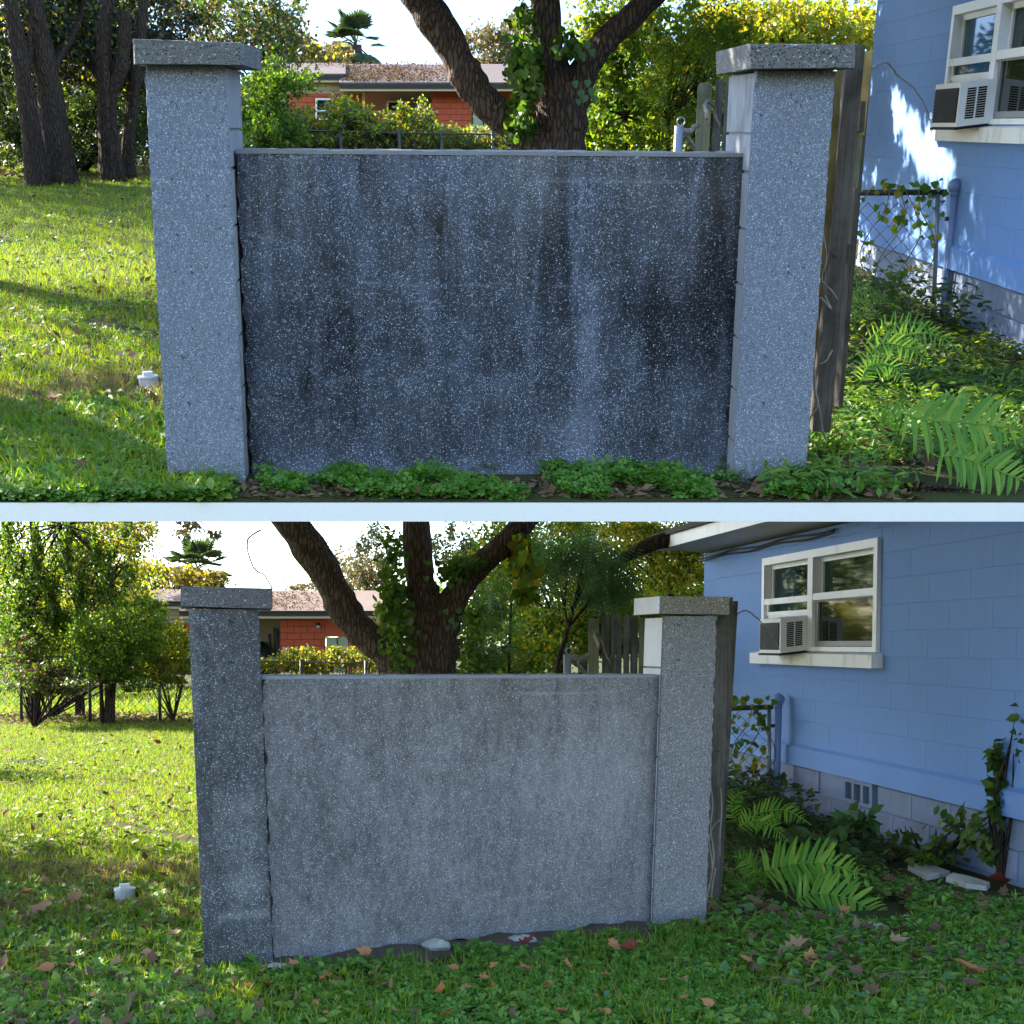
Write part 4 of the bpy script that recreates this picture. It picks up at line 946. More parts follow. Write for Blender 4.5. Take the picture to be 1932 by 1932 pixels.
# ---------------- vines climbing the oaks
def climber(y, label, D, spots, big, mat):
    m = mo(y); p0 = y.at(*m(1000, 285), D); org = A([p0[0], p0[1], float(y.z(0, D))]); t = Thing(y, 'climbing_vine', label, 'vine', org)
    C, D_, U_ = cloud(y, [(*m(a, b), rx, ry, D - .25, .28, n) for a, b, rx, ry, n in spots], 14, .3, .6)
    t.part('foliage', scatter(C, D_, U_, .055 * (.6 + .8 * rng.random(len(C))), 'heart', org), mat, kind='stuff')
    for a, b, s_ in big:
        s_ *= .62; c = y.at(*m(a, b), D - .36); t.part('leaf', scatter([c], [A([rng.normal() * .3, -.3, -1])], [A([rng.normal() * .2, -1, .4])], [s_], 'heart', org), 'leaf_bluegreen')
    for k in range(4):
        pts = [y.at(*m(985 + k * 26 + 6 * math.sin(j + k), 285 - j * 32), D - .24 - .05 * (k % 2)) for j in range(8)]; t.part('stem', MB().tube(spline(pts, 24), .004, 5), 'bark_dark', smooth=True)
    return t
BIG = [(1084, 152, .09), (1094, 170, .1), (1108, 150, .09), (1117, 165, .1), (1104, 178, .1), (1090, 186, .08), (1122, 180, .09), (1046, 86, .09), (1096, 100, .1), (1105, 78, .1), (1082, 72, .09), (1114, 92, .09)]
climber(UP, 'heart-leaved vine on the oak behind the dark stained wall', 11.0, [(985, 60, 24, 40, 130), (988, 120, 22, 40, 150), (982, 180, 22, 50, 220), (1000, 150, 16, 60, 90), (1075, 85, 30, 22, 90), (985, 235, 26, 30, 90)], BIG, 'leaf_mid')
climber(LOW, 'heart-leaved vine on the oak behind the cleaned wall', 11.6, [(985, 60, 24, 40, 130), (982, 110, 20, 40, 130), (980, 175, 24, 60, 240), (1000, 150, 16, 60, 90), (1090, 75, 40, 22, 120), (1120, 60, 30, 14, 60), (990, 235, 26, 30, 90)], BIG, 'leaf_mid')

# ---------------- fan palms
def palm(y, label, D):
    m = mf(y); k = y.ppm(D) * (1 if y is UP else SCL); c = y.at(*m(672, 84), D); gz = float(y.z(0, D)); t = Thing(y, 'fan_palm', label, 'palm tree', (c[0], c[1], gz))
    t.part('trunk', MB().tube(spline([[c[0] + .1, c[1], gz], [c[0], c[1], (gz + c[2]) / 2], list(c)], 24), .22, 14, ridge=.1), 'bark_palm', smooth=True)
    R = 50 * k
    for i in range(64):
        a = rng.random() * 6.283; el = rng.uniform(-.75, 1.35) if i < 34 else rng.uniform(-1.2, -.5); d = A([math.cos(a) * math.cos(el), math.sin(a) * math.cos(el), math.sin(el)])
        hub = c + d * R * rng.uniform(.55, .8); s1 = np.cross(d, EZ); s1 /= np.linalg.norm(s1) + 1e-6
        n = 17; th = np.linspace(-1.35, 1.35, n); dirs = np.cos(th)[:, None] * d + np.sin(th)[:, None] * s1; dirs[:, 2] -= .12
        nr = np.cross(s1, d); fo = t.part('frond', scatter(np.repeat(hub[None], n, 0), dirs, np.repeat(nr[None], n, 0) + rng.normal(size=(n, 3)) * .1, R * rng.uniform(.5, .72), 'lance', t.org), 'leaf_palm')
        if i % 3 == 0: t.part('stalk', MB().tube([c, hub], .03, 4), 'leaf_palm', parent=fo)
    return t
palm(UP, 'fan palm above the roof in the upper background', 62.0)
palm(LOW, 'fan palm above the roof in the lower background', 58.0)

# ---------------- upper yard: trees and shrubs
T = plant
LFU = 'dark trees along the left of the upper lawn'
T(UP, 'forest_tree', 'leaning dark tree at the far left of the upper lawn', 'tree', [(30, 60, 70, 90, 27.0, 1.8, 1700)], [('leaf_shade', .86), ('leaf_yellow_lit', .14)], 'oval', .13, [[(64, 298, 20), (48, 180, 16), (30, 60, 14), (10, -40, 12)]], trunk='trunk', crown='crown', group=LFU, seed=4, sd=25.6)
T(UP, 'forest_tree', 'thickest dark trunk beside the leaning tree, upper left', 'tree', [(120, 70, 80, 90, 28.0, 1.8, 1900)], [('leaf_shade', .84), ('leaf_yellow_lit', .16)], 'oval', .13, [[(108, 296, 30), (92, 170, 23), (72, 60, 20), (55, -40, 18)]], trunk='trunk', crown='crown', group=LFU, seed=5, sd=26.2)
T(UP, 'forest_tree', 'twin-stemmed dark tree left of the blue-grey left pillar', 'tree', [(215, 70, 80, 90, 29.0, 1.8, 1900)], [('leaf_shade', .86), ('leaf_yellow_lit', .14)], 'oval', .13, [[(206, 294, 18), (200, 180, 15), (196, 80, 13), (206, -30, 12)], [(208, 200, 12), (230, 120, 12), (236, 20, 11)]], trunk='trunk', crown='crown', group=LFU, seed=6, sd=26.6)
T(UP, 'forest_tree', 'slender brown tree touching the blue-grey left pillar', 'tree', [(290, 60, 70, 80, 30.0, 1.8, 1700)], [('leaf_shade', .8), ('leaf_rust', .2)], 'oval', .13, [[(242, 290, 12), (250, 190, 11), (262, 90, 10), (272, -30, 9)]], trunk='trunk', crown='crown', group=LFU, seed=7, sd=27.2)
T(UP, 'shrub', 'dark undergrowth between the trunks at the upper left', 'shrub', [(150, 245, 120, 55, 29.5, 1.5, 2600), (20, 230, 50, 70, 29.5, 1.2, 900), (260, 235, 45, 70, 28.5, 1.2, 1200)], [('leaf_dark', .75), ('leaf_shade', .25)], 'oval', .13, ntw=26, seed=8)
T(UP, 'forest_tree', 'high canopy added out of view to shade the upper left trunks', 'tree', [(40, -140, 230, 120, 29.0, 2.2, 2600), (-60, -150, 200, 110, 33.0, 2.0, 1500)], 'leaf_shade', 'oval', .17, [[(150, 290, 14), (152, 100, 11), (150, -120, 8)]], trunk='trunk', crown='crown', group=LFU, ntw=16, seed=75, sd=31.5)  # unseen canopy added to shade the trees below
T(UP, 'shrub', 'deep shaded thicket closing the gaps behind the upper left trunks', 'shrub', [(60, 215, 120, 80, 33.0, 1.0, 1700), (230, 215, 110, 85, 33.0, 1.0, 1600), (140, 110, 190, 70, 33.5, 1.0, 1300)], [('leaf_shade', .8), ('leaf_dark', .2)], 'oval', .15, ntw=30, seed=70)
T(UP, 'sunlit_tree', 'yellow sunlit foliage far behind the upper left trunks', 'tree', [(60, 150, 150, 170, 42.0, 3, 2600), (230, 120, 120, 150, 42.0, 3, 2000)], [('leaf_yellow_lit', .75), ('leaf_lime', .25)], 'oval', .20, [[(150, 300, 10), (150, 150, 8)]], trunk='trunk', crown='crown', seed=9)
T(UP, 'airy_tree', 'airy grey-green tree right of the blue-grey left pillar', 'tree', [(440, 40, 110, 80, 36.0, 2.5, 1900), (520, 90, 50, 90, 36.0, 2, 900)], [('leaf_airy', .6), ('leaf_mid', .4)], 'rhomb', .17, [[(505, 290, 6), (510, 150, 5), (500, 40, 4)]], trunk='trunk', crown='crown', ntw=12, seed=10)
T(UP, 'airy_tree', 'pale yellowing tree above the left roof end, upper view', 'tree', [(565, 98, 45, 30, 58.0, 3, 900), (618, 108, 42, 22, 58.0, 3, 800)], [('leaf_airy', .7), ('leaf_yellow_lit', .3)], 'rhomb', .26, [[(575, 240, 5), (575, 110, 4)]], trunk='trunk', crown='crown', seed=11)
T(UP, 'shrub', 'bright green shrub against the blue-grey left pillar', 'shrub', [(505, 190, 45, 60, 24.0, 1.0, 1900), (560, 150, 45, 18, 24.0, .7, 420), (520, 250, 50, 40, 24.0, .9, 1100)], [('leaf_mid', .65), ('leaf_lime', .35)], 'oval', .10, [[(505, 285, 4), (508, 200, 3), (520, 120, 2)]], ntw=12, seed=12)
def tree_line(y, label, D, xs, yc, ry, n, size, mats):
    bl = [(x, yc + rng.normal() * 8, 70, ry * (.7 + .6 * rng.random()), D + rng.normal() * 2, 2.5, n) for x in xs]; C, D_, U_ = cloud(y, bl, 40, .25); org = C.mean(0)
    k = 0; o = single(y, 'tree_line', scatter(C, D_, U_, size * (.6 + .8 * rng.random(len(C))), 'far', org), mats, org, label, 'trees', kind='stuff')
tree_line(UP, 'distant wood closing the horizon of the upper yard', 62.0, range(-120, 560, 70), 205, 55, 900, .34, 'leaf_shade')
tree_line(UP, 'distant wood behind the far house and right thicket of the upper yard', 63.5, range(880, 1800, 70), 215, 40, 600, .34, 'leaf_mid')
tree_line(LOW, 'low bright hedge far beyond the lower left fence', 46.0, range(-100, 400, 60), 1236, 20, 420, .2, 'leaf_lime')
tree_line(LOW, 'distant wood closing the horizon of the lower yard', 70.0, range(-120, 420, 70), 1180, 55, 900, .34, 'leaf_mid')
tree_line(LOW, 'distant wood behind the far house and right thicket of the lower yard', 71.0, range(680, 1480, 70), 1165, 55, 800, .34, 'leaf_mid')
HG = 'vine mounds over the far chain fence'
for k, (bl, lb) in enumerate((([(560, 245, 42, 40, 27.2, .8, 1200)], 'low lime vine mound below the orange wall window, upper view'), ([(648, 226, 46, 36, 27.2, .8, 1500), (660, 262, 60, 26, 27.2, .8, 900)], 'tallest vine mound on the far fence, upper view'), ([(765, 245, 56, 34, 27.2, .8, 1500)], 'vine mound below the porch window, upper view'), ([(870, 262, 80, 22, 27.2, .8, 1500), (740, 270, 230, 16, 27.0, .7, 1900)], 'long low vine mound left of the oak, upper view'))):
    T(UP, 'vine_mound', lb, 'shrub', bl, [('leaf_lime', .45), ('leaf_airy', .35), ('leaf_yellow_lit', .2)], 'oval', .115, group=HG, seed=20 + k, ntw=10)
T(UP, 'airy_tree', 'thin grey tree over the roof behind the upper oak', 'tree', [(935, 95, 52, 45, 58.0, 3, 1100), (985, 70, 40, 60, 58.0, 3, 700)], 'leaf_airy', 'rhomb', .24, [[(950, 240, 4), (945, 100, 3)]], trunk='trunk', crown='crown', ntw=14, seed=24)
RB = 'sunlit bushes right of the upper oak'
T(UP, 'shrub', 'tall lime-green bush just right of the upper oak', 'shrub', [(1160, 150, 55, 75, 13.5, .6, 900), (1190, 230, 60, 60, 13.5, .6, 900), (1120, 250, 40, 40, 13.0, .5, 420)], [('leaf_mid', .5), ('leaf_lime', .5)], 'oval', .075, [[(1180, 288, 4), (1178, 200, 3), (1165, 120, 2)]], ntw=14, group=RB, seed=25)
T(UP, 'shrub', 'sapling of paired leaflets above the steel pipe', 'shrub', [(1255, 130, 75, 70, 13.0, .7, 130), (1340, 90, 70, 50, 12.5, .6, 110), (1270, 220, 50, 40, 13.0, .5, 60)], [('leaf_mid', .55), ('leaf_lime', .45)], 'pinnate', .20, [[(1260, 290, 4), (1262, 210, 3), (1270, 110, 2)]], ntw=16, group=RB, seed=26)
T(UP, 'shrub', 'dense leafy thicket behind the upper picket boards', 'shrub', [(1280, 200, 95, 90, 16.0, .9, 2400), (1370, 120, 70, 80, 16.0, .9, 1500), (1200, 80, 90, 70, 17.0, .9, 1500), (1310, 265, 60, 30, 15.5, .6, 600)], [('leaf_lime', .4), ('leaf_mid', .35), ('leaf_yellow_lit', .25)], 'oval', .085, [[(1310, 290, 4), (1312, 180, 3), (1310, 80, 2)]], ntw=24, group=RB, seed=27)
T(UP, 'yellow_tree', 'yellow-leaved tree above the blue-grey right pillar', 'tree', [(1470, 55, 80, 45, 22.0, 1.2, 1500), (1580, 55, 80, 45, 22.0, 1.2, 1500), (1420, 20, 90, 50, 22, 1.2, 1000)], [('leaf_yellow_lit', .7), ('leaf_lime', .3)], 'oval', .12, [[(1500, 240, 9), (1505, 140, 8), (1520, 40, 6)]], trunk='trunk', crown='crown', ntw=12, seed=28)
T(UP, 'forest_tree', 'tall tree closing the view behind the upper thicket', 'tree', [(1250, 90, 190, 110, 30.0, 1.5, 2400), (1480, 120, 140, 90, 30, 1.5, 1600)], [('leaf_mid', .5), ('leaf_yellow_lit', .3), ('leaf_lime', .2)], 'oval', .15, [[(1330, 240, 10), (1330, 100, 8)]], trunk='trunk', crown='crown', seed=29)

# ---------------- lower yard: trees and shrubs
LFL = 'vine-draped trees at the left of the lower lawn'
T(LOW, 'forest_tree', 'vine-draped tree filling the far left of the lower view', 'tree', [(70, 1050, 90, 80, 27.0, 1.6, 2300), (60, 1170, 80, 70, 26.5, 1.4, 1800)], [('leaf_mid', .45), ('leaf_shade', .25), ('leaf_lime', .3)], 'oval', .115, [[(62, 1310, 12), (58, 1180, 10), (70, 1050, 8), (60, 970, 7)]], trunk='trunk', crown='crown', ntw=18, group=LFL, seed=31)
T(LOW, 'forest_tree', 'taller draped tree left of the fan palm, lower view', 'tree', [(185, 1060, 75, 80, 28.0, 1.6, 1900), (190, 1010, 90, 45, 28, 1.5, 1100)], [('leaf_mid', .4), ('leaf_airy', .3), ('leaf_yellow_lit', .3)], 'oval', .115, [[(150, 1318, 9), (148, 1200, 8), (165, 1060, 7), (180, 975, 6)]], trunk='trunk', crown='crown', ntw=18, group=LFL, seed=32)
T(LOW, 'hanging_vines', 'curtain of hanging vines at the far left of the lower view', 'vine', [(int(12 + 19 * k + 8 * math.sin(k * 2.1)), 1040 + 55 * (k % 3) + 18 * math.sin(k), 9, 62 + 22 * math.sin(k * 1.7), 25.6 + .3 * (k % 3), .35, 260) for k in range(13)], [('leaf_mid', .4), ('leaf_shade', .3), ('leaf_lime', .3)], 'oval', .10, ntw=22, base=LOW.at(120, 990, 26.0), seed=67, droop=1.6)
T(LOW, 'shrub', 'green multi-stemmed shrub growing through the far fence', 'shrub', [(200, 1215, 58, 66, 25.5, 1.0, 2300), (262, 1180, 50, 45, 25.5, .9, 1000), (285, 1140, 34, 12, 25.5, .5, 260), (240, 1270, 50, 30, 25.5, .8, 500)], [('leaf_mid', .45), ('leaf_lime', .55)], 'oval', .10, [[(205, 1324, 7), (203, 1270, 4), (196, 1200, 3)], [(212, 1326, 5), (220, 1260, 3), (236, 1180, 2)], [(192, 1325, 4), (188, 1270, 3), (170, 1200, 2)]], ntw=8, seed=33)
T(LOW, 'shrub', 'bright shrub behind the dark left pillar, lower view', 'shrub', [(325, 1225, 42, 45, 26.3, .8, 1300), (300, 1270, 50, 26, 26.3, .7, 520)], [('leaf_lime', .6), ('leaf_yellow_lit', .25), ('leaf_rust', .15)], 'oval', .10, ntw=10, seed=34)
T(LOW, 'brush_pile', 'brown tangled brush at the left end of the lower lawn', 'shrub', [(62, 1265, 42, 32, 24.6, .9, 1000), (105, 1290, 60, 22, 24.6, .8, 700), (40, 1230, 30, 30, 25, .8, 500)], [('leaf_rust', .12), ('litter', .38), ('leaf_mid', .5)], 'oval', .10, ntw=34, seed=35)
T(LOW, 'sunlit_tree', 'yellow sunlit foliage far behind the lower left trees', 'tree', [(110, 1130, 130, 110, 40.0, 2.5, 2300), (235, 1120, 60, 60, 40.0, 2, 900)], [('leaf_yellow_lit', .6), ('leaf_lime', .4)], 'oval', .18, [[(130, 1260, 8), (130, 1130, 6)]], trunk='trunk', crown='crown', seed=36)
T(LOW, 'airy_tree', 'pale yellowing tree below the fan palm, lower view', 'tree', [(285, 1088, 48, 26, 54.0, 2.5, 900), (372, 1092, 46, 20, 56.0, 2.5, 800)], [('leaf_airy', .6), ('leaf_yellow_lit', .4)], 'rhomb', .24, [[(290, 1215, 5), (290, 1100, 4)]], trunk='trunk', crown='crown', seed=37)
T(LOW, 'overhanging_branch', 'small leafy branch hanging into the lower sky', 'branch', [(375, 1000, 45, 14, 17.5, .5, 110), (410, 1008, 24, 16, 17.5, .4, 60)], 'leaf_airy', 'rhomb', .075, ntw=9, base=LOW.at(330, 960, 17.5), seed=38)
T(LOW, 'airy_tree', 'pale round tree over the roof behind the lower oak', 'tree', [(655, 1085, 52, 45, 56.0, 3, 1300), (590, 1108, 36, 14, 56, 2, 300), (700, 1060, 40, 60, 56, 2, 700)], 'leaf_airy', 'rhomb', .21, [[(660, 1215, 4), (655, 1090, 3)]], trunk='trunk', crown='crown', ntw=18, seed=39)
T(LOW, 'airy_tree', 'thin tree between the forks of the lower oak', 'tree', [(720, 1030, 36, 36, 40.0, 1.5, 420), (860, 1030, 40, 60, 40.0, 2, 800), (905, 1060, 40, 40, 40, 1.5, 500)], [('leaf_airy', .75), ('leaf_mid', .25)], 'rhomb', .14, [[(850, 1215, 4), (848, 1060, 3)]], trunk='trunk', crown='crown', ntw=14, seed=40)
for k, (bl, lb) in enumerate((([(560, 1252, 70, 18, 27.0, .7, 1300)], 'vine mound on the far fence right of the dark left pillar'), ([(660, 1252, 55, 24, 27.0, .7, 1300)], 'vine mound touching the lower oak limb'), ([(730, 1195, 34, 50, 20.0, .6, 700)], 'yellow-green vine mound in the lower oak fork'))):
    T(LOW, 'vine_mound', lb, 'shrub', bl, [('leaf_lime', .35), ('leaf_airy', .35), ('leaf_yellow_lit', .3)], 'oval', .105, group='vine mounds over the lower far fence', seed=41 + k, ntw=10)
LB = 'bushes right of the lower oak'
T(LOW, 'shrub', 'dark leafy bush just right of the lower oak', 'shrub', [(890, 1160, 50, 60, 14.0, .6, 1100), (895, 1240, 50, 40, 13.5, .5, 800)], [('leaf_dark', .45), ('leaf_mid', .4), ('leaf_lime', .15)], 'oval', .075, [[(900, 1276, 4), (900, 1200, 3), (895, 1120, 2)]], ntw=14, group=LB, seed=45)
T(LOW, 'shrub', 'sapling with ladder-like leaves in the middle of the lower thicket', 'shrub', [(960, 1140, 50, 60, 13.2, .5, 80), (975, 1220, 50, 40, 13.0, .4, 60), (930, 1220, 40, 40, 13, .4, 40)], [('leaf_bluegreen', .7), ('leaf_mid', .3)], 'pinnate', .19, [[(960, 1276, 3), (962, 1200, 3), (965, 1120, 2)]], ntw=6, group=LB, seed=46)
T(LOW, 'mimosa_tree', 'blue-green feathery tree left of the lower house eave', 'tree', [(1105, 1045, 75, 42, 12.6, .6, 240), (1140, 1090, 60, 34, 12.6, .5, 170), (1050, 1080, 50, 45, 12.6, .5, 110), (1130, 1120, 50, 24, 12.6, .4, 70)], 'leaf_bluegreen', 'pinnate', .23, [[(1052, 1276, 5), (1068, 1200, 4), (1088, 1120, 3), (1100, 1060, 2)]], trunk='trunk', crown='crown', ntw=5, seed=47)
T(LOW, 'hanging_vine', 'yellow-green vine hanging beside the lower oak right limb', 'vine', [(985, 1040, 24, 60, 11.4, .25, 120), (1000, 1100, 22, 40, 11.4, .25, 70)], [('leaf_yellow_lit', .35), ('leaf_lime', .4), ('leaf_mid', .25)], 'heart', .085, ntw=8, base=LOW.at(985, 990, 11.4), seed=48, droop=1.5)
T(LOW, 'shrub', 'sunlit thicket behind the lower picket boards', 'shrub', [(1060, 1190, 80, 70, 16.5, .9, 2200), (1160, 1150, 70, 50, 16.5, .9, 1400), (960, 1060, 60, 80, 17.0, .9, 1500), (1010, 1245, 80, 30, 15.5, .7, 900), (1220, 1180, 60, 60, 16.8, .7, 900)], [('leaf_lime', .4), ('leaf_mid', .35), ('leaf_yellow_lit', .25)], 'oval', .085, [[(1060, 1276, 4), (1062, 1180, 3), (1070, 1090, 2)]], ntw=26, group=LB, seed=49)
T(LOW, 'yellow_tree', 'yellow-leaved tree behind the tan pillar cap', 'tree', [(1270, 1085, 62, 50, 21.0, 1.0, 1700), (1200, 1020, 70, 36, 21.0, 1.0, 1200), (1300, 1010, 70, 34, 21, 1, 1000)], [('leaf_yellow_lit', .65), ('leaf_lime', .2), ('leaf_dark', .15)], 'oval', .105, [[(1260, 1215, 8), (1268, 1140, 7), (1255, 1090, 6), (1225, 1060, 5)], [(1268, 1140, 6), (1290, 1100, 5), (1310, 1060, 4)]], bark='bark_dark', trunk='trunk', crown='crown', ntw=12, seed=50)
T(LOW, 'forest_tree', 'leafy tree closing the view behind the lower thicket', 'tree', [(1080, 1060, 190, 90, 30.0, 1.5, 2600), (1260, 1150, 100, 80, 30, 1.5, 1300)], [('leaf_mid', .45), ('leaf_yellow_lit', .3), ('leaf_lime', .25)], 'oval', .14, [[(1150, 1215, 10), (1150, 1080, 8)]], trunk='trunk', crown='crown', seed=51)
sp = spline([list(LOW.at(1160, 1062, 15)) + [.05], list(LOW.at(1200, 1040, 15)) + [.07], list(LOW.at(1235, 1024, 15)) + [.08], list(LOW.at(1290, 1010, 15)) + [.09]], 24)
single(LOW, 'oak_branch', MB().tube(sp[:, :3], sp[:, 3], 14, ridge=.1), 'bark_dark', sp[-1, :3], 'dark curved branch meeting the tip of the white eave', 'branch', smooth=True)

T(LOW, 'shrub', 'leafy undergrowth along the far fence at the lower left', 'shrub', [(90, 1225, 110, 70, 27.6, 1.0, 1500), (290, 1195, 60, 40, 27.6, .8, 500)], [('leaf_mid', .5), ('leaf_lime', .35), ('leaf_shade', .15)], 'oval', .11, ntw=24, seed=66)
T(LOW, 'forest_tree', 'hazy lime tree row behind the lower left trees', 'tree', [(60, 1060, 140, 120, 48.0, 2.5, 1700), (200, 1070, 70, 90, 48.0, 2.5, 1000), (120, 1200, 160, 60, 48, 2, 1100)], [('leaf_lime', .55), ('leaf_yellow_lit', .3), ('leaf_airy', .15)], 'oval', .2, [[(100, 1225, 8), (100, 1060, 6)]], trunk='trunk', crown='crown', seed=63)
T(LOW, 'forest_tree', 'tall green tree far behind the lower picket boards', 'tree', [(1010, 1060, 110, 110, 38.0, 2, 1800), (1160, 1040, 120, 100, 38.0, 2, 1900), (1290, 1080, 100, 110, 38, 2, 1500), (1080, 1190, 200, 60, 38, 2, 1500)], [('leaf_mid', .45), ('leaf_lime', .3), ('leaf_yellow_lit', .25)], 'oval', .17, [[(1100, 1225, 8), (1100, 1060, 6)]], trunk='trunk', crown='crown', seed=64)
# unseen trees added left of both yards to throw shade on the lawns
def shade_tree(y, label, foot, c, R_, n, leaf=.16):
    t = Thing(y, 'shade_tree', label, 'tree', foot); c = A(c, float); f = A(foot, float)
    t.part('trunk', MB().tube(spline([list(f) + [.22], list((f + c) / 2 + A([.2, 0, .2])) + [.17], list(c) + [.08]], 20)[:, :3], np.linspace(.24, .08, 20), 12, ridge=.1), 'bark_dark', smooth=True)
    m = n // 45; d = rng.normal(size=(m, 3)); d /= np.linalg.norm(d, axis=1, keepdims=True); cc = d * rng.random((m, 1)) ** .45; ix = rng.integers(0, m, n)
    C = c + (cc[ix] + rng.normal(size=(n, 3)) * .15) * A(R_); t.part('crown', scatter(C, rdir(n, .3), rdir(n) + EZ * .4, leaf, 'oval', t.org), 'leaf_mid', kind='stuff')
shade_tree(UP, 'leafy tree left of the upper lawn front, unseen, added for shade', (-3.9, 9.0, 0), (-7.6, 11.0, 3.6), (2.3, 2.2, 1.7), 3600)
shade_tree(UP, 'leafy tree left of the upper lawn middle, unseen, added for shade', (-6.6, 15.5, .3), (-10.5, 17.5, 5.2), (2.6, 2.6, 1.8), 3000)
shade_tree(UP, 'leafy tree left of the upper lawn back, unseen, added for shade', (-10.5, 25.5, .6), (-15.0, 29.0, 6.0), (4.0, 3.2, 2.8), 4200)
shade_tree(UP, 'low leafy tree beside the far left trunks, unseen, added for shade', (-10.2, 26.5, .6), (-12.6, 28.6, 3.4), (2.6, 2.0, 1.8), 3000)
shade_tree(LOW, 'wide leafy tree left of the lower lawn middle, unseen, added for shade', (-5.2, 10.5, 0), (-7.7, 11.2, 3.3), (2.0, 2.3, 1.6), 3300)
shade_tree(LOW, 'slim leafy tree left of the lower lawn, unseen, added for shade', (-8.0, 17.0, 0), (-11.0, 18.4, 4.0), (1.6, .6, 1.2), 900)
shade_tree(LOW, 'leafy tree left of the lower lawn front, unseen, added for shade', (-4.8, 6.4, 0), (-5.7, 7.7, 2.6), (1.5, 2.1, 1.3), 3300)

# ================================================================== FAR CHAIN FENCES
def chain_fence(y, label, D, rail, posts, depth):
    a, b = y.at(*rail[0], D), y.at(*rail[1], D); t = Thing(y, 'chain_link_fence', label, 'fence', (a[0], a[1], float(y.z(0, D))))
    t.part('top_rail', MB().tube(spline([a, (a + b) / 2 - EZ * .01, b], 12), .014, 6), 'metal_grey', smooth=True)
    for px_ in posts:
        f = (px_ - rail[0][0]) / (rail[1][0] - rail[0][0]); p = a * (1 - f) + b * f; t.part('post', MB().tube([A([p[0], p[1], float(y.z(0, D)) - .1]), p + EZ * .05], .03, 8), 'metal_grey', smooth=True)
    m = MB(); L_ = b[0] - a[0]; s_ = .16; gz = float(y.z(0, D)); H_ = a[2] - gz; x = -H_
    while x < L_:
        for sg in (1, -1):
            x0, z0, x1, z1 = x, 0, x + H_, H_
            if sg < 0: z0, z1 = H_, 0
            if x0 < 0: z0 += (z1 - z0) * (-x0) / H_; x0 = 0
            if x1 > L_: z1 = z0 + (z1 - z0) * (L_ - x0) / (x1 - x0); x1 = L_
            if x1 - x0 < .05: continue
            r = .0045; p, q = A([a[0] + x0, D + .03, gz + z0]), A([a[0] + x1, D + .03, gz + z1]); m.add([p - EZ * r, p + EZ * r, p + EY * r * 2, q - EZ * r, q + EZ * r, q + EY * r * 2], [(0, 3, 4, 1), (1, 4, 5, 2), (2, 5, 3, 0)])
        x += s_
    t.part('wire_mesh', m, 'wire_rust', kind='stuff')
chain_fence(UP, 'chain link fence across the back of the upper yard', 26.4, [(455, 242.5), (960, 254.5)], [516, 642, 753, 833, 930], 0)
chain_fence(LOW, 'chain link fence across the back of the lower yard', 26.0, [(-20, 1236), (745, 1253)], [38, 168, 300, 420, 568, 690], 0)

# ================================================================== GATES BESIDE THE HOUSES
def gate(y, label, vlabel, D, rail, posts, ball, zoff):
    a, b = y.at(*rail[0], D), y.at(*rail[1], D); t = Thing(y, 'chain_link_gate', label, 'gate', (b[0], b[1], float(y.z(b[0], D))))
    g = 0.03; t.part('top_rail', MB().tube([a, b], .024, 10), 'metal_grey', smooth=True)
    pe = y.at(*posts[0], D); t.part('end_rail', MB().tube([A([pe[0], pe[1], g]), y.at(posts[0][0], rail[1][1], D)], .021, 10), 'metal_galv', smooth=True)
    pb, pt = y.at(*posts[1], D), y.at(*ball, D); pb[2] = 0
    po = t.part('post', MB().tube([pb, pt], .034, 14), 'metal_blue', smooth=True)
    t.part('ball_cap', MB().lathe(pt - EZ * .03, [(.036, 0), (.038, .012), (.030, .02), (.045, .035), (.058, .062), (.060, .08), (.052, .105), (.032, .125), (.008, .133)], 18), 'metal_blue', parent=po, smooth=True)
    for zz in (.25, .8): t.part('hinge', MB().tube([A([pb[0], D, pt[2] * zz]), A([pe[0], D, pt[2] * zz])], .018, 8), 'metal_grey', parent=po)
    m = MB(); s_ = .062; W = b[0] - a[0]; H_ = a[2] - .05; nz = int(H_ / s_)
    for i in range(int(W / s_) + 1):                    # woven zig-zag wires
        pts = []
        for j in range(nz + 1): pts.append(A([a[0] + i * s_ + (s_ / 2 if ((i + j) % 2) else -s_ / 2), D + (.004 if (j % 2) else -.004), .05 + j * s_ * .98]))
        m.tube(pts, .0032, 4, False)
    t.part('wire_mesh', m, 'wire_rust', kind='stuff')
    k = y.ppm(D); v = Thing(y, 'gate_vine', vlabel, 'vine', (a[0], a[1], 0.0)); n = 90
    C = np.stack([a[0] + rng.random(n) ** .9 * W * .95, D - .03 - rng.random(n) * .06, a[2] + .10 - rng.random(n) ** 1.6 * .75], 1)
    v.part('foliage', scatter(C, rdir(n, 1.0), rdir(n) * .5 + A([0, -1, .3]), .062 * (.6 + .6 * rng.random(n)), 'heart', v.org), 'leaf_vine', kind='stuff')
    for q in range(5):
        pts = [A([a[0] + W * (.1 + .18 * q) + .1 * math.sin(j * 1.2 + q), D - .03, a[2] * j / 6 + .03]) for j in range(7)]; v.part('stem', MB().tube(spline(pts, 24), .005, 5), 'twig', smooth=True)
gate(UP, 'chain link gate between the weathered fence and upper blue house', 'yellowing vine over the upper chain link gate', 12.15, [uD(900, 1132), uD(1522, 1128)], [uD(1466, 1700), uD(1522, 1740)], uD(1575, 1125), 0)
gate(LOW, 'chain link gate between the brown fence and lower blue house', 'yellowing vine over the lower chain link gate', 12.75, [lD(545, 935), lD(762, 928)], [lF(540, 170), lF(582, 195)], lD(789, 915), 0)

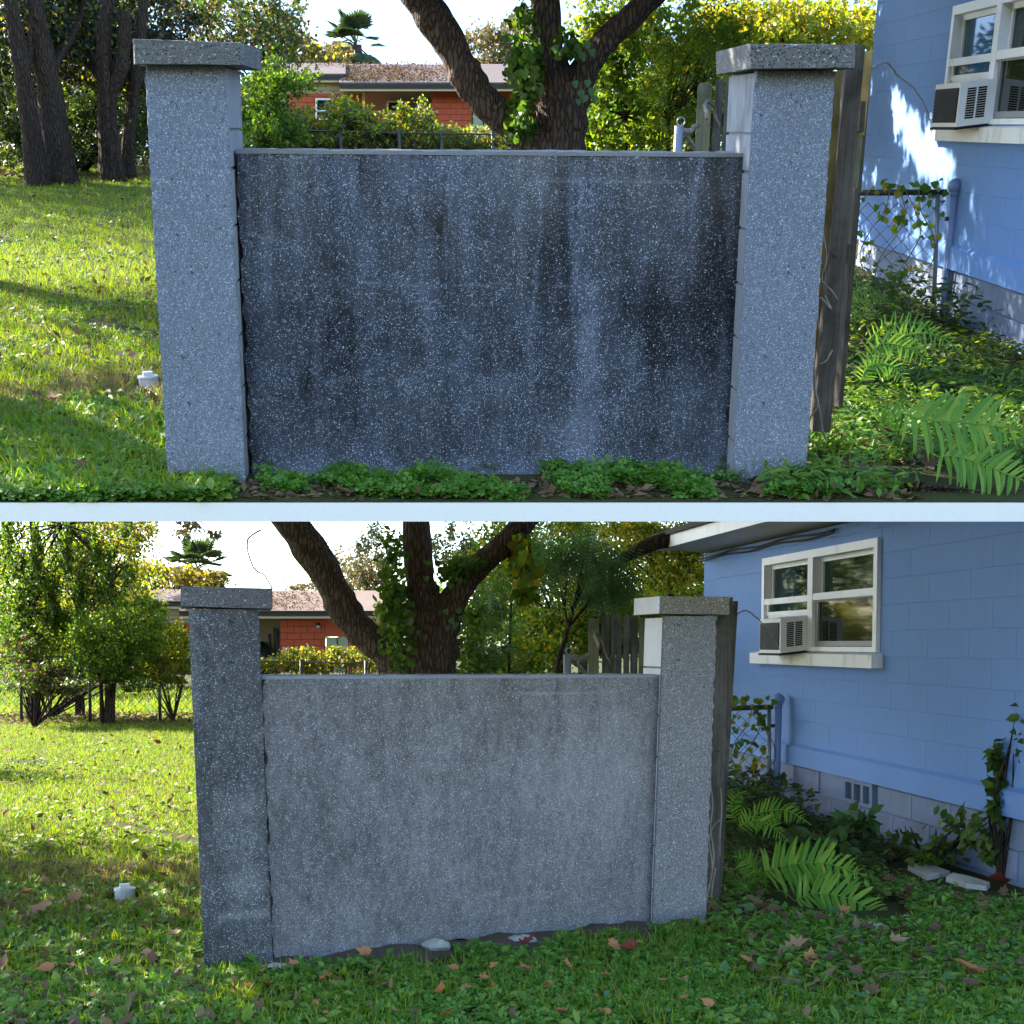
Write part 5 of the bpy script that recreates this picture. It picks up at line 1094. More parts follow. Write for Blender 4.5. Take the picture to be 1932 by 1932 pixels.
# ================================================================== PICKET BOARDS, PIPE AND STICKS behind the walls
def pickets(y, label, D, boards, rail):
    q = y.at(boards[0][0], boards[0][2], D); t = Thing(y, 'picket_fence', label, 'fence', (q[0], D, float(y.z(0, D))))
    for k, (x0, x1, yt, mat) in enumerate(boards):
        a, b = y.at(x0, yt, D), y.at(x1, yt, D); g = float(y.z(0, D)); j = rng.normal() * .006; d = (k % 2) * .02; c = (b - a) * .18
        m = MB(); f = [A([a[0] + j, D + d, g]), A([b[0] + j, D + d, g]), b + EY * d - EZ * .025, b + EY * d - c, a + EY * d + c, a + EY * d - EZ * .025]
        m.add(f + [p + EY * .018 for p in f], [(5, 4, 3, 2, 1, 0), (6, 7, 8, 9, 10, 11)] + [(i, (i + 1) % 6, (i + 1) % 6 + 6, i + 6) for i in range(6)]); t.part('board', m, mat)
    a, b = y.at(*rail[0], D + .06), y.at(*rail[1], D + .06); t.part('rail', MB().hexa([a - EZ * .04, b - EZ * .04, b + EZ * .04, a + EZ * .04], [p + EY * .04 for p in (a - EZ * .04, b - EZ * .04, b + EZ * .04, a + EZ * .04)]), 'wood_dark')
pickets(UP, 'mossy wooden pickets beside the blue-grey right pillar', 9.6, [(*[uC(1512, 0)[0], uC(1618, 0)[0]], uC(0, 488)[1], 'wood_green'), (uC(1650, 0)[0], uC(1712, 0)[0], uC(0, 458)[1], 'wood_grey'), (uC(1722, 0)[0], uC(1756, 0)[0], uC(0, 450)[1], 'wood_grey'), (uC(1768, 0)[0], uC(1830, 0)[0], uC(0, 430)[1], 'wood_green'), (1402, 1420, 140, 'wood_grey')], [uC(1520, 775), uC(1800, 770)])
pickets(LOW, 'row of weathered pickets between the pipe and the white painted pillar side', 10.4, [(*[lC(a, 0)[0], lC(b, 0)[0]], lC(0, c)[1], m_) for a, b, c, m_ in ((1372, 1462, 845, 'wood_green'), (1492, 1556, 818, 'wood_grey'), (1566, 1604, 815, 'wood_grey'), (1612, 1660, 812, 'wood_grey'), (1672, 1722, 812, 'wood_grey'), (1734, 1796, 818, 'wood_grey'), (1802, 1850, 835, 'wood_green'), (1858, 1900, 835, 'wood_grey'))], [lC(1400, 1108), lC(1890, 1100)])
def pipe(y, label, D, top, foot, ring):
    a = y.at(*top, D); g = float(y.z(0, D)); t = Thing(y, 'steel_pipe', label, 'pipe', (a[0], D, g))
    t.part('tube', MB().tube([A([a[0] - .01, D, g]), a], .028, 14), 'metal_galv', smooth=True)
    th = np.linspace(0, 6.283, 17); t.part('loop', MB().tube([a + A([.012 + .024 * math.cos(q), 0, .024 + .024 * math.sin(q)]) for q in th], .004, 6), 'metal_galv', smooth=True)
pipe(UP, 'galvanised pipe with a ring above the dark stained wall', 9.3, uC(1368, 815), 0, 0)
pipe(LOW, 'galvanised pipe with a ring above the cleaned wall', 10.0, lC(1196, 1150), 0, 0)
def stick(y, label, D, pts, r, name='dead_branch', mat='twig', r1=.3, cat='branch'):
    q = [y.at(a, b, D + .06 * i) for i, (a, b) in enumerate(pts)]; n = len(q) * 5; s_ = spline(q, n); s_ += rng.normal(size=s_.shape) * r * .25
    return single(y, name, MB().tube(s_, np.linspace(r, r * r1, n), 8), mat, q[0], label, cat, smooth=True)
stick(UP, 'crooked branch hooked over the mossy pickets', 9.35, [uC(1580, 760), uC(1565, 690), uC(1568, 640), uC(1600, 632), uC(1640, 700), uC(1690, 880), uC(1740, 1010)], .013, r1=.6)
stick(UP, 'thick broken branch leaning on the ringed pipe, upper view', 9.4, [uC(1380, 850), uC(1440, 855), uC(1512, 810)], .020, r1=.8)
stick(UP, 'short dead branch under the ringed pipe, upper view', 9.45, [uC(1400, 870), uC(1450, 930), uC(1500, 1000)], .020, r1=.7)
stick(LOW, 'crooked branch hooked over the row of weathered pickets', 10.1, [lC(1470, 1100), lC(1440, 1030), lC(1430, 985), lC(1450, 980), lC(1490, 1040), lC(1540, 1180), lC(1600, 1310)], .013, r1=.6)
stick(LOW, 'thick broken branch leaning on the ringed pipe, lower view', 10.1, [lC(1220, 1180), lC(1290, 1190), lC(1362, 1150)], .022, r1=.8)
stick(LOW, 'short dead branch under the ringed pipe, lower view', 10.15, [lC(1240, 1200), lC(1300, 1260), lC(1350, 1320)], .020, r1=.7)
stick(UP, 'thin bare twig arching from the fence to the upper air conditioner', 8.6, [uD(985, 350), uD(1060, 310), uD(1136, 290), uD(1210, 375), uD(1300, 445), uD(1380, 560), uD(1415, 665)], .006, r1=.5)
stick(LOW, 'thin bare twig arching from the fence to the lower air conditioner', 9.0, [lD(585, 470), lD(610, 455), lD(640, 455), lD(700, 505), lD(750, 560), lD(792, 640)], .006, r1=.5)
stick(LOW, 'bare crooked twig hanging in the sky above the left cap', 12.0, [lA(1835, 80), lA(1745, 140), lA(1735, 230), lA(1790, 380), lA(1860, 420), lA(1900, 490), lA(1925, 530)], .008, r1=.7)
for (a, b, D, lb) in (((380, 1076), (700, 1077), 52.0, 'lowest thin power line crossing the lower sky'), ((380, 987.5), (1000, 990), 52.0, 'upper thin power line close to the slab'), ((380, 991.5), (1000, 993), 52.5, 'second thin power line close to the slab')):
    single(LOW, 'power_line', MB().tube([LOW.at(*a, D), LOW.at((a[0] + b[0]) / 2, a[1] + 1, D), LOW.at(*b, D)], .011, 4), 'cable_black', LOW.at(*a, D), lb, 'power line')
# dead vine stems clinging to the fence posts
def cling(y, label, D, lines):
    q = y.at(*lines[0][0], D); t = Thing(y, 'dead_vine', label, 'vine', (q[0], q[1], 0.0))
    for L_ in lines:
        p = [y.at(a, b, D) + EY * rng.normal() * .015 for a, b in L_]; t.part('stem', MB().tube(spline(p, len(p) * 6), .0045, 5), 'twig', smooth=True)
cling(UP, 'dry vine stems clinging to the grey fence post', 6.82, [[uD(725, 1380), uD(750, 1560), uD(712, 1690), uD(770, 1760), uD(815, 1820)], [uD(740, 1800), uD(770, 1880), uF(700, 320), uF(690, 520)], [uF(785, 655), uF(740, 720), uF(700, 745)], [uF(660, 700), uF(672, 900), uF(690, 1010), uF(640, 1120), uF(640, 1250)], [uF(700, 1010), uF(720, 1150), uF(750, 1260)]])
cling(LOW, 'dry vine stems clinging to the brown fence post', 7.98, [[lF(200, 200), lF(215, 330), lF(205, 480), lF(225, 640), lF(200, 800), lF(165, 960)], [lF(262, 240), lF(270, 380), lF(255, 500), lF(262, 640)], [lF(190, 540), lF(210, 700), lF(185, 850), lF(200, 990)], [lF(250, 420), lF(215, 470), lF(190, 560)], [lF(232, 700), lF(205, 860), lF(225, 1000)]])

# ================================================================== CLEANOUT CAPS, STONES
def cleanout(y, label, x, yb, w):
    g = y.gnd(x, yb) + EZ * .03; k = y.ppm(g[1]); R = w * k / 2; t = Thing(y, 'cleanout_cap', label, 'pipe cap', g); s = R
    t.part('collar', MB().lathe(g, [(R * .93, -.05), (R * .93, .30 * s), (R, .31 * s), (R, .50 * s), (R * .96, .54 * s), (R * .55, .55 * s)], 28), 'pvc')
    a = .35; ex, ey = A([math.cos(a), math.sin(a), 0]), A([-math.sin(a), math.cos(a), 0]); o = g + EZ * .54 * s
    c = [(-.48, -.48), (.48, -.48), (.48, .48), (-.48, .48)]; lo = [o + ex * p * s + ey * q * s for p, q in c]; hi = [o + ex * p * .92 * s + ey * q * .92 * s + EZ * .38 * s for p, q in c]
    t.part('square_plug', MB().add(lo + hi, [(0, 3, 2, 1), (4, 5, 6, 7), (0, 1, 5, 4), (1, 2, 6, 5), (2, 3, 7, 6), (3, 0, 4, 7)]), 'pvc')
cleanout(UP, 'white sewer cleanout cap left of the blue-grey left pillar', 281, 728, 41)
cleanout(LOW, 'white sewer cleanout cap in the grass of the lower lawn', 236, 1695, 41)
def stone(y, label, x, yb, w, hgt, dep, mat, seed, name='stone'):
    g = y.gnd(x, yb); k = y.ppm(g[1]); rr = np.random.default_rng(seed); V = []; n, m = 12, 7
    for j in range(m):
        ph = -math.pi / 2 + math.pi * j / (m - 1)
        for i in range(n):
            a = 6.283 * i / n; r = 1 + rr.normal() * .09
            V.append(g + A([math.cos(a) * math.cos(ph) * w * k / 2 * r, math.sin(a) * math.cos(ph) * dep * r + dep * .5, (math.sin(ph) * .5 + .42) * hgt * k * (1 + rr.normal() * .06)]))
    Fc = [(j * n + i, j * n + (i + 1) % n, (j + 1) * n + (i + 1) % n, (j + 1) * n + i) for j in range(m - 1) for i in range(n)]
    single(y, name, MB().add(V, Fc), mat, g, label, 'stone')
stone(LOW, 'pale round stone under the broken wall edge', 824, 1797, 56, 26, .05, 'stone_pale', 1)
stone(LOW, 'flat pale stone right of the round one at the wall foot', 985, 1782, 62, 18, .05, 'stone_pale', 2)
stone(LOW, 'grey rubble stone at the joint of left pillar and wall', 520, 1838, 66, 20, .05, 'stone_pale', 3)
stone(LOW, 'small white stone at the foot of the right pillar', 1266, 1762, 20, 9, .03, 'stone_white', 4)
stone(UP, 'mossy stone at the foot of the dark stained wall', 835, 927, 55, 16, .05, 'stone_moss', 5)
def flag(y, label, pts, th, mat):
    q = [y.gnd(*p) for p in pts]; lo = [p - EZ * .01 for p in q]; hi = [p + EZ * (th + rng.normal() * .004) + (sum(q) / len(q) - p) * .03 for p in q]; n = len(q)
    single(y, 'flagstone', MB().add(lo + hi, [tuple(range(n, 2 * n))] + [(i, (i + 1) % n, (i + 1) % n + n, i + n) for i in range(n)]), mat, sum(q) / n, label, 'stone')
flag(LOW, 'left broken white slab lying by the lower blue house', [lF(1340, 712), lF(1450, 775), lF(1500, 765), lF(1590, 745), lF(1480, 708), lF(1400, 695)][::1], .035, 'stone_white')
flag(LOW, 'right broken white slab lying by the lower blue house', [lF(1560, 780), lF(1680, 822), lF(1800, 835), lF(1820, 815), lF(1700, 775), lF(1600, 765)], .035, 'stone_white')
stone(LOW, 'half-buried grey rock in front of the lower ferns', 1648, 1768, 70, 26, .12, 'stone_pale', 8)
stone(UP, 'half-buried grey root mound beside the upper right pillar', 1610, 912, 110, 34, .16, 'soil', 9)

# ================================================================== FERNS
tpl('pinna', [(-.045, 0, 0), (.045, 0, 0), (.060, .25, .03), (.053, .55, .05), (.036, .8, .0), (0, 1, -.12), (-.036, .8, .0), (-.053, .55, .05), (-.060, .25, .03)], [(0, 1, 2, 8), (8, 2, 3, 7), (7, 3, 4, 6), (6, 4, 5)])
def fern(y, label, base_px, fronds, mat, group=None):
    g = y.gnd(*base_px); t = Thing(y, 'fern', label, 'fern', g, group)
    for (pts, D, plen, n) in fronds:
        k = y.ppm(D); P3 = [y.at(a, b, D + dd) for a, b, dd in pts]; s_ = spline(P3, 120); ar = np.concatenate([[0], np.cumsum(np.linalg.norm(np.diff(s_, axis=0), axis=1))]); s_ = np.stack([np.interp(np.linspace(0, ar[-1], 40), ar, s_[:, q]) for q in range(3)], 1); nn = A([.0, -.75, .65]); C, Dr, Un, S = [], [], [], []
        for i in range(n):
            f = .04 + .95 * i / (n - 1); p = s_[int(f * 39)]; tg = s_[min(int(f * 39) + 1, 39)] - s_[max(int(f * 39) - 1, 0)]; tg /= np.linalg.norm(tg) + 1e-9
            b = np.cross(tg, nn); b /= np.linalg.norm(b); ln = plen * k * (math.sin(math.pi * min(1, (f * .8 + .22))) ** .8 if f < .97 else .15)
            for sg in (1, -1):
                C.append(p); Dr.append(b * sg + tg * .38 + rng.normal(size=3) * .10 - EZ * .12); Un.append(nn + rng.normal(size=3) * .15); S.append(max(.01, ln * rng.uniform(.9, 1.08)))
        fo = t.part('frond', scatter(C, Dr, Un, S, 'pinna', t.org), mat)
        # stalk down to the crown of the plant
        st = spline([g + A([rng.normal() * .03, rng.normal() * .03, 0]), (g + s_[0]) / 2 + EZ * .05, s_[0]], 8)
        t.part('rachis', MB().tube(np.concatenate([st[:-1], s_[::3]]), .004, 5), mat, parent=fo, smooth=True)
    return t
fern(UP, 'big fern with one wide frond at the right edge, upper view', (1690, 860), [([(1705, 780, 0), (1740, 792, -.02), (1820, 798, -.08), (1950, 812, -.15)], 6.55, 96, 25), ([(1770, 862, 0), (1810, 862, -.05), (1880, 886, -.12), (1950, 915, -.2)], 6.4, 80, 25), ([(1690, 820, 0), (1690, 790, 0), (1678, 770, 0), (1655, 765, 0)], 7.2, 42, 16), ([(1680, 860, 0), (1660, 835, 0), (1632, 835, 0), (1600, 850, 0)], 7.2, 34, 14)], 'fern')
fern(UP, 'arching shaded ferns between grey fence and upper house', (1650, 720), [([(1640, 690, 0), (1690, 640, 0), (1760, 630, -.1), (1825, 672, -.2)], 8.3, 40, 22), ([(1630, 700, 0), (1660, 650, 0), (1720, 660, -.1), (1770, 700, -.2)], 8.1, 38, 20), ([(1625, 720, 0), (1640, 690, 0), (1680, 690, 0), (1720, 730, -.1)], 7.9, 36, 18), ([(1640, 640, 0), (1680, 612, 0), (1740, 612, 0), (1790, 640, 0)], 8.6, 32, 20)], 'fern')
fern(UP, 'small sunlit yellow-green fern behind the grey fence', (1605, 620), [([(1600, 590, 0), (1625, 566, 0), (1650, 560, 0), (1684, 568, 0)], 9.2, 26, 18), ([(1598, 580, 0), (1608, 550, 0), (1625, 540, 0), (1650, 545, 0)], 9.3, 22, 16), ([(1600, 600, 0), (1625, 590, 0), (1650, 590, 0), (1670, 602, 0)], 9.1, 20, 14)], 'fern_lit')
fern(LOW, 'large bright fern at the end of the brown fence', (1445, 1690), [([(1440, 1646, 0), (1475, 1634, -.02), (1550, 1628, -.08), (1636, 1653, -.15)], 8.4, 72, 27), ([(1500, 1700, 0), (1540, 1685, -.05), (1610, 1698, -.12), (1690, 1752, -.2)], 8.1, 64, 27), ([(1430, 1650, 0), (1412, 1628, 0), (1398, 1618, 0), (1380, 1616, 0)], 8.6, 34, 15), ([(1425, 1690, 0), (1405, 1668, 0), (1385, 1670, 0), (1368, 1690, 0)], 8.5, 30, 14)], 'fern')
fern(LOW, 'smaller arching fern behind the bright fern', (1400, 1580), [([(1400, 1556, 0), (1428, 1536, 0), (1480, 1528, -.1), (1530, 1556, -.2)], 10.0, 36, 24), ([(1395, 1560, 0), (1420, 1548, 0), (1455, 1558, -.1), (1490, 1590, -.1)], 9.8, 30, 20), ([(1385, 1550, 0), (1380, 1520, 0), (1390, 1500, 0), (1410, 1492, 0)], 10.2, 24, 14)], 'fern')

# ================================================================== PLANTS BY THE LOWER HOUSE
T(LOW, 'shrub', 'dark broad-leaved plant under the foundation vent', 'plant', [(1545, 1595, 40, 36, 9.8, .35, 150), (1620, 1560, 40, 26, 9.9, .3, 130), (1600, 1630, 60, 34, 9.6, .35, 150)], [('leaf_dark', .35), ('leaf_bluegreen', .65)], 'oval', .11, ntw=12, seed=71)
T(LOW, 'shrub', 'vine with yellow flowers heaped at the lower house corner', 'plant', [(1760, 1590, 60, 40, 9.5, .25, 200), (1850, 1575, 60, 52, 9.0, .2, 230)], [('leaf_dark', .25), ('leaf_mid', .4), ('leaf_vine', .35)], 'oval', .07, ntw=16, seed=72)
T(LOW, 'climbing_vine', 'vine climbing the right edge of the lower blue house', 'vine', [(1895, 1430, 24, 60, 8.9, .08, 150), (1880, 1510, 26, 40, 8.9, .1, 120), (1925, 1380, 20, 60, 8.7, .08, 100)], [('leaf_mid', .6), ('leaf_dark', .4)], 'oval', .08, ntw=14, seed=73)

# ================================================================== GROUND COVER
def spread(y, n, D0, D1, lo, hi, power=1.0):
    D = D0 + (D1 - D0) * rng.random(n) ** power; f = rng.random(n); x = D * 0 + lo(D) + (hi(D) - lo(D)) * f
    return np.stack([x, D, y.z(x, D)], 1)
def patchy(C, s, cut):
    v = np.sin(C[:, 0] * s + 1.3 * np.sin(C[:, 1] * s * .8)) * np.sin(C[:, 1] * s * 1.1 + .7 * np.sin(C[:, 0] * s * 1.7)) + .4 * np.sin(C[:, 0] * s * 3.1 + C[:, 1] * s * 2.3); return v > cut
def lay(y, name, C, template, size, mat, flat=True, lift=(0., .03), label=None, cat=None):
    n = len(C)
    if not n: return
    C = C.copy(); C[:, 2] += lift[0] + (lift[1] - lift[0]) * rng.random(n)
    if flat: D_ = rng.normal(size=(n, 3)) * A([1, 1, .35]); U_ = EZ + rng.normal(size=(n, 3)) * A([.35, .35, .1]) + A([0, -.25, 0])
    else: D_ = EZ + rng.normal(size=(n, 3)) * A([.45, .45, .05]); U_ = rng.normal(size=(n, 3)) * A([1, 1, .1])
    S = size * (.55 + .9 * rng.random(n)); org = C.mean(0)
    o = single(y, name, scatter(C, D_, U_, S, template, org), mat, org, label, cat, kind='stuff')
_open = {'upper': [(*UP.gnd(281, 728)[:2], .11), (1.95, 6.55, .20), (2.25, 6.45, .26), (2.1, 6.3, .2)], 'lower': [(*LOW.gnd(236, 1695)[:2], .12), (*LOW.gnd(*lF(1470, 735))[:2], .34), (*LOW.gnd(*lF(1700, 800))[:2], .36), (1.78, 8.25, .30), (2.05, 8.0, .26), (*LOW.gnd(824, 1797)[:2], .1), (*LOW.gnd(985, 1782)[:2], .1)]}
def clear(y, C):
    ok = clear0(y, C)
    for a, b, r in _open[y.name]: ok &= ((C[:, 0] - a) ** 2 + ((C[:, 1] - b) * .55 + .06) ** 2) > r * r
    return ok
def clear0(y, C):                                      # nothing grows inside pillars or walls
    if y is UP: return ~((C[:, 0] > -1.66) & (C[:, 0] < 1.45) & (C[:, 1] > 6.43) & (C[:, 1] < 7.0))
    q = C - _pl; u = q @ _d; w = q @ LN; return ~((u > -.02) & (u < 2.83) & (w > -.0) & (w < .36))
def put(y, name, C, *a, **k): lay(y, name, C[clear(y, C)], *a, **k)
# upper lawn, left
lU, hU = (lambda D: -.41 * D), (lambda D: np.minimum(-.20 * D, -1.3))
C = spread(UP, 92000, 7.6, 33, lU, hU); put(UP, 'grass', C[patchy(C, 1.4, -1.05)], 'blade', .055, 'grass', False, (0, 0))
C = spread(UP, 9000, 6.12, 8.2, lU, hU); put(UP, 'grass', C, 'blade', .075, 'grass', False, (0, 0))
C = spread(UP, 7000, 7.2, 9.4, lU, hU); put(UP, 'dry_grass', C[patchy(C, 2.1, .1)], 'blade', .075, 'grass_dry', False, (0, 0))
C = spread(UP, 12000, 6.1, 8.4, lU, hU, 1.3); put(UP, 'clover', C, 'clover', .042, 'clover', True, (.005, .045))
C = spread(UP, 3000, 6.1, 8.6, lU, hU, 1.2); put(UP, 'weeds', C[patchy(C, 3.2, -.2)], 'oval', .06, 'weed', True, (.005, .05))
C = spread(UP, 1500, 7, 27, lU, hU); put(UP, 'leaf_litter', C, 'rhomb', .07, 'litter', True, (.02, .05))
C = spread(UP, 5000, 8, 22, lU, hU); put(UP, 'weeds', C[patchy(C, 1.7, .3)], 'oval', .055, 'weed', True, (.01, .05))
C = spread(UP, 3500, 27, 33, lambda D: -.45 * D, lambda D: -.18 * D); put(UP, 'leaf_litter', C, 'rhomb', .13, 'litter', True, (0, .03))
# strip along the foot of the dark wall
C = spread(UP, 8000, EDGE + .05, 6.44, lambda D: D * 0 - 1.7, lambda D: D * 0 + 1.5); put(UP, 'clover', C[patchy(C, 4.6, -.05)], 'clover', .036, 'clover', True, (.005, .055))
C = spread(UP, 2500, 6.35, 6.60, lambda D: D * 0 - 1.2, lambda D: D * 0 + 1.03); C = C[patchy(C, 5.2, .15)]; lay(UP, 'clover', C, 'clover', .042, 'clover', True, (.01, .075))
C = spread(UP, 1300, EDGE + .05, 6.5, lambda D: D * 0 - 1.7, lambda D: D * 0 + 2.4); put(UP, 'leaf_litter', C, 'rhomb', .055, 'litter', True, (0, .015))
# right side under the ferns
lR, hR = (lambda D: np.maximum(.17 * D, 1.15)), (lambda D: .46 * D)
C = spread(UP, 20000, EDGE + .06, 14, lR, hR); C = C[C[:, 0] < 3.62]; C = C[patchy(C, 3.3, -.7)]; m_ = C[:, 1] > 8.6; put(UP, 'ground_ivy', C[m_], 'oval', .05, 'leaf_dark', True, (.01, .12)); put(UP, 'weeds', C[~m_], 'oval', .040, 'clover', True, (.005, .09))
C = spread(UP, 7000, EDGE + .06, 9.5, lR, hR); C = C[C[:, 0] < 3.62]; put(UP, 'weeds', C[patchy(C, 2.7, -.1)], 'lance', .07, 'weed', True, (.01, .13))
C = spread(UP, 2600, 7.5, 11, lR, hR); C = C[C[:, 0] < 3.55]; put(UP, 'weeds', C[patchy(C, 1.9, .25)], 'oval', .055, 'leaf_lime', True, (.04, .16))
C = spread(UP, 2200, EDGE + .06, 9, lR, hR); put(UP, 'leaf_litter', C, 'rhomb', .075, 'litter', True, (0, .03))
C = spread(UP, 700, 10.5, 12.6, lambda D: .20 * D, lambda D: D * 0 + 3.6); put(UP, 'weeds', C, 'oval', .075, 'leaf_dark', True, (.05, .4))
# lower lawn, left
lL, hL = (lambda D: -.41 * D), (lambda D: np.minimum(-.185 * D, -1.0))
C = spread(LOW, 100000, 7.6, 33, lL, hL); put(LOW, 'grass', C[patchy(C, 1.4, -1.05)], 'blade', .052, 'grass', False, (0, 0))
C = spread(LOW, 9000, 5.4, 8.2, lL, hL); put(LOW, 'grass', C, 'blade', .065, 'grass', False, (0, 0))
C = spread(LOW, 6500, 7.4, 9.6, lL, hL); put(LOW, 'dry_grass', C[patchy(C, 2.3, .1)], 'blade', .07, 'grass_dry', False, (0, 0))
C = spread(LOW, 10000, 5.4, 8.6, lL, hL, 1.1); put(LOW, 'clover', C[patchy(C, 2.4, -.55)], 'clover', .042, 'clover', True, (.005, .04))
C = spread(LOW, 3600, 5.4, 8.8, lL, hL); put(LOW, 'weeds', C[patchy(C, 3.1, -.1)], 'oval', .06, 'weed', True, (.005, .045))
C = spread(LOW, 2600, 5.3, 8.0, lL, hL, 1.3); put(LOW, 'leaf_litter', C[patchy(C, 2.2, -.3)], 'rhomb', .07, 'litter', True, (0, .03))
C = spread(LOW, 1500, 7, 25, lL, hL); put(LOW, 'leaf_litter', C, 'rhomb', .07, 'litter', True, (.02, .05))
C = spread(LOW, 5000, 8, 22, lL, hL); put(LOW, 'weeds', C[patchy(C, 1.7, .3)], 'oval', .055, 'weed', True, (.01, .05))
C = spread(LOW, 2600, 25.5, 29.5, lambda D: -.45 * D, lambda D: -.17 * D); put(LOW, 'leaf_litter', C, 'rhomb', .12, 'litter', True, (0, .04))
C = spread(LOW, 9000, 29, 44, lambda D: -.42 * D, lambda D: -.1 * D); put(LOW, 'grass', C, 'blade', .16, 'grass', False, (0, 0))
# in front of the cleaned wall
lF_, hF_ = (lambda D: -.27 * D), (lambda D: .47 * D)
def front(C): q = C - _pl; w = q @ LN; return w < -.17 - .05 * np.sin(q @ _d * 9) - .03 * np.sin(q @ _d * 23)
C = spread(LOW, 52000, 5.35, 8.0, lF_, hF_, 1.15); C = C[front(C)]; put(LOW, 'clover', C[patchy(C, 3.0, -.62)], 'clover', .034, 'clover', True, (.005, .045))
C = spread(LOW, 9000, 5.35, 8.2, lF_, hF_); C = C[front(C)]; put(LOW, 'weeds', C[patchy(C, 2.6, .0)], 'oval', .045, 'weed', True, (.01, .06))
C = spread(LOW, 16000, 5.35, 7.6, lF_, hF_); C = C[front(C)]; put(LOW, 'grass', C[patchy(C, 1.9, -.4)], 'blade', .075, 'grass', False, (0, 0))
C = spread(LOW, 220, 5.4, 8.6, lF_, hF_); C = C[front(C)]; put(LOW, 'dollarweed', C[patchy(C, 2.2, .1)], 'round', .042, 'dollarweed', True, (.03, .07))
C = spread(LOW, 2600, 5.35, 8.4, lF_, hF_); C = C[front(C)]; put(LOW, 'leaf_litter', C, 'rhomb', .06, 'litter', True, (0, .03))
# right of the wall
lQ, hQ = (lambda D: np.maximum(.14 * D, 1.12)), (lambda D: np.minimum(.49 * D, 4.6))
def yard_side(C): return (C - HL.o) @ HL.en > .06
C = spread(LOW, 24000, 6.2, 15, lQ, hQ); C = C[yard_side(C)]; C = C[patchy(C, 3.1, -.7)]; m_ = C[:, 1] > 9.0; put(LOW, 'ground_ivy', C[m_], 'oval', .05, 'leaf_dark', True, (.01, .11)); put(LOW, 'weeds', C[~m_], 'oval', .040, 'clover', True, (.005, .08))
C = spread(LOW, 9000, 6.0, 10, lQ, hQ); C = C[yard_side(C)]; put(LOW, 'weeds', C[patchy(C, 2.4, -.1)], 'lance', .065, 'weed', True, (.01, .09))
C = spread(LOW, 5000, 6.0, 9.2, lQ, hQ); C = C[yard_side(C)]; put(LOW, 'clover', C[patchy(C, 2.9, -.1)], 'clover', .042, 'clover', True, (.01, .06))
C = spread(LOW, 500, 6.0, 9, lQ, hQ); C = C[yard_side(C)]; put(LOW, 'dollarweed', C[patchy(C, 1.8, .2)], 'round', .045, 'dollarweed', True, (.03, .07))
C = spread(LOW, 3200, 6.0, 10, lQ, hQ); C = C[yard_side(C)]; put(LOW, 'leaf_litter', C, 'rhomb', .075, 'litter', True, (0, .05))
C = spread(LOW, 900, 11, 13.6, lambda D: .15 * D, lambda D: D * 0 + 2.5); C = C[yard_side(C)]; put(LOW, 'weeds', C, 'oval', .075, 'leaf_dark', True, (.05, .35))

# leafy weeds at the foot of the upper right pillar
T(UP, 'weed_clump', 'leafy weeds at the foot of the blue-grey right pillar', 'plant', [(1560, 850, 40, 36, 6.5, .12, 60), (1600, 900, 70, 26, 6.35, .12, 90), (1500, 905, 20, 16, 6.3, .1, 24)], [('weed', .7), ('leaf_lime', .3)], 'lance', .10, ntw=18, seed=81)
T(UP, 'weed_clump', 'tall weed sprigs by the front edge under the big fern', 'plant', [(1720, 915, 60, 22, 6.3, .12, 90), (1800, 930, 60, 14, 6.25, .1, 60)], 'weed', 'lance', .095, ntw=16, seed=82)
T(LOW, 'weed_clump', 'upright sprigs in front of the bright fern', 'plant', [(1440, 1790, 60, 26, 7.0, .15, 110), (1560, 1800, 70, 22, 7.0, .15, 100)], [('weed', .7), ('leaf_lime', .3)], 'lance', .095, ntw=20, seed=84)

# ================================================================== FALLEN LEAVES
_o = []
for a, r in ((-90, .42), (-60, .58), (-35, .46), (-12, .72), (15, .52), (38, .74), (62, .58), (90, 1.0), (118, .55), (142, .70), (165, .50), (192, .68), (215, .44), (240, .55)):
    _o.append((.55 * r * math.cos(math.radians(a)), .42 + .58 * r * math.sin(math.radians(a)), .34 * r * r * (1 + .5 * math.sin(a * .11))))
tpl('lobed', _o + [(0, .42, 0)], [(i, (i + 1) % 14, 14) for i in range(14)])
def fallen(y, lst, lab, group):
    for (x, yy, w, mat, l) in lst:
        g = y.gnd(x, yy) + EZ * .075; s_ = w * y.ppm(g[1]) * 1.45; a = rng.random() * 6.28
        D_ = A([math.cos(a), math.sin(a), rng.normal() * .25]); U_ = A([rng.normal() * .4, -.55, 1.0])
        single(y, 'fallen_leaf', scatter([g - D_ * s_ * .45], [D_], [U_], [s_], 'lobed', g), mat, g, l or lab, 'leaf', group)
fallen(UP, [(253, 692, 22, 'dead_tan', 'tan fallen leaf above the cleanout cap, upper lawn'), (105, 776, 34, 'dead_brown', 'large brown fallen leaf at the left of the upper lawn'), (92, 688, 18, 'dead_tan', 'small tan fallen leaf at the far left, upper lawn'), (1745, 903, 34, 'dead_brown', 'brown fallen leaf under the big upper fern'), (1618, 668, 20, 'dead_brown', 'brown leaf caught beside the grey fence'), (1745, 615, 18, 'dead_brown', 'dull red leaf below the upper gate'), (160, 905, 20, 'dead_brown', 'brown fallen leaf near the front of the upper lawn')], None, 'fallen leaves of the upper yard')
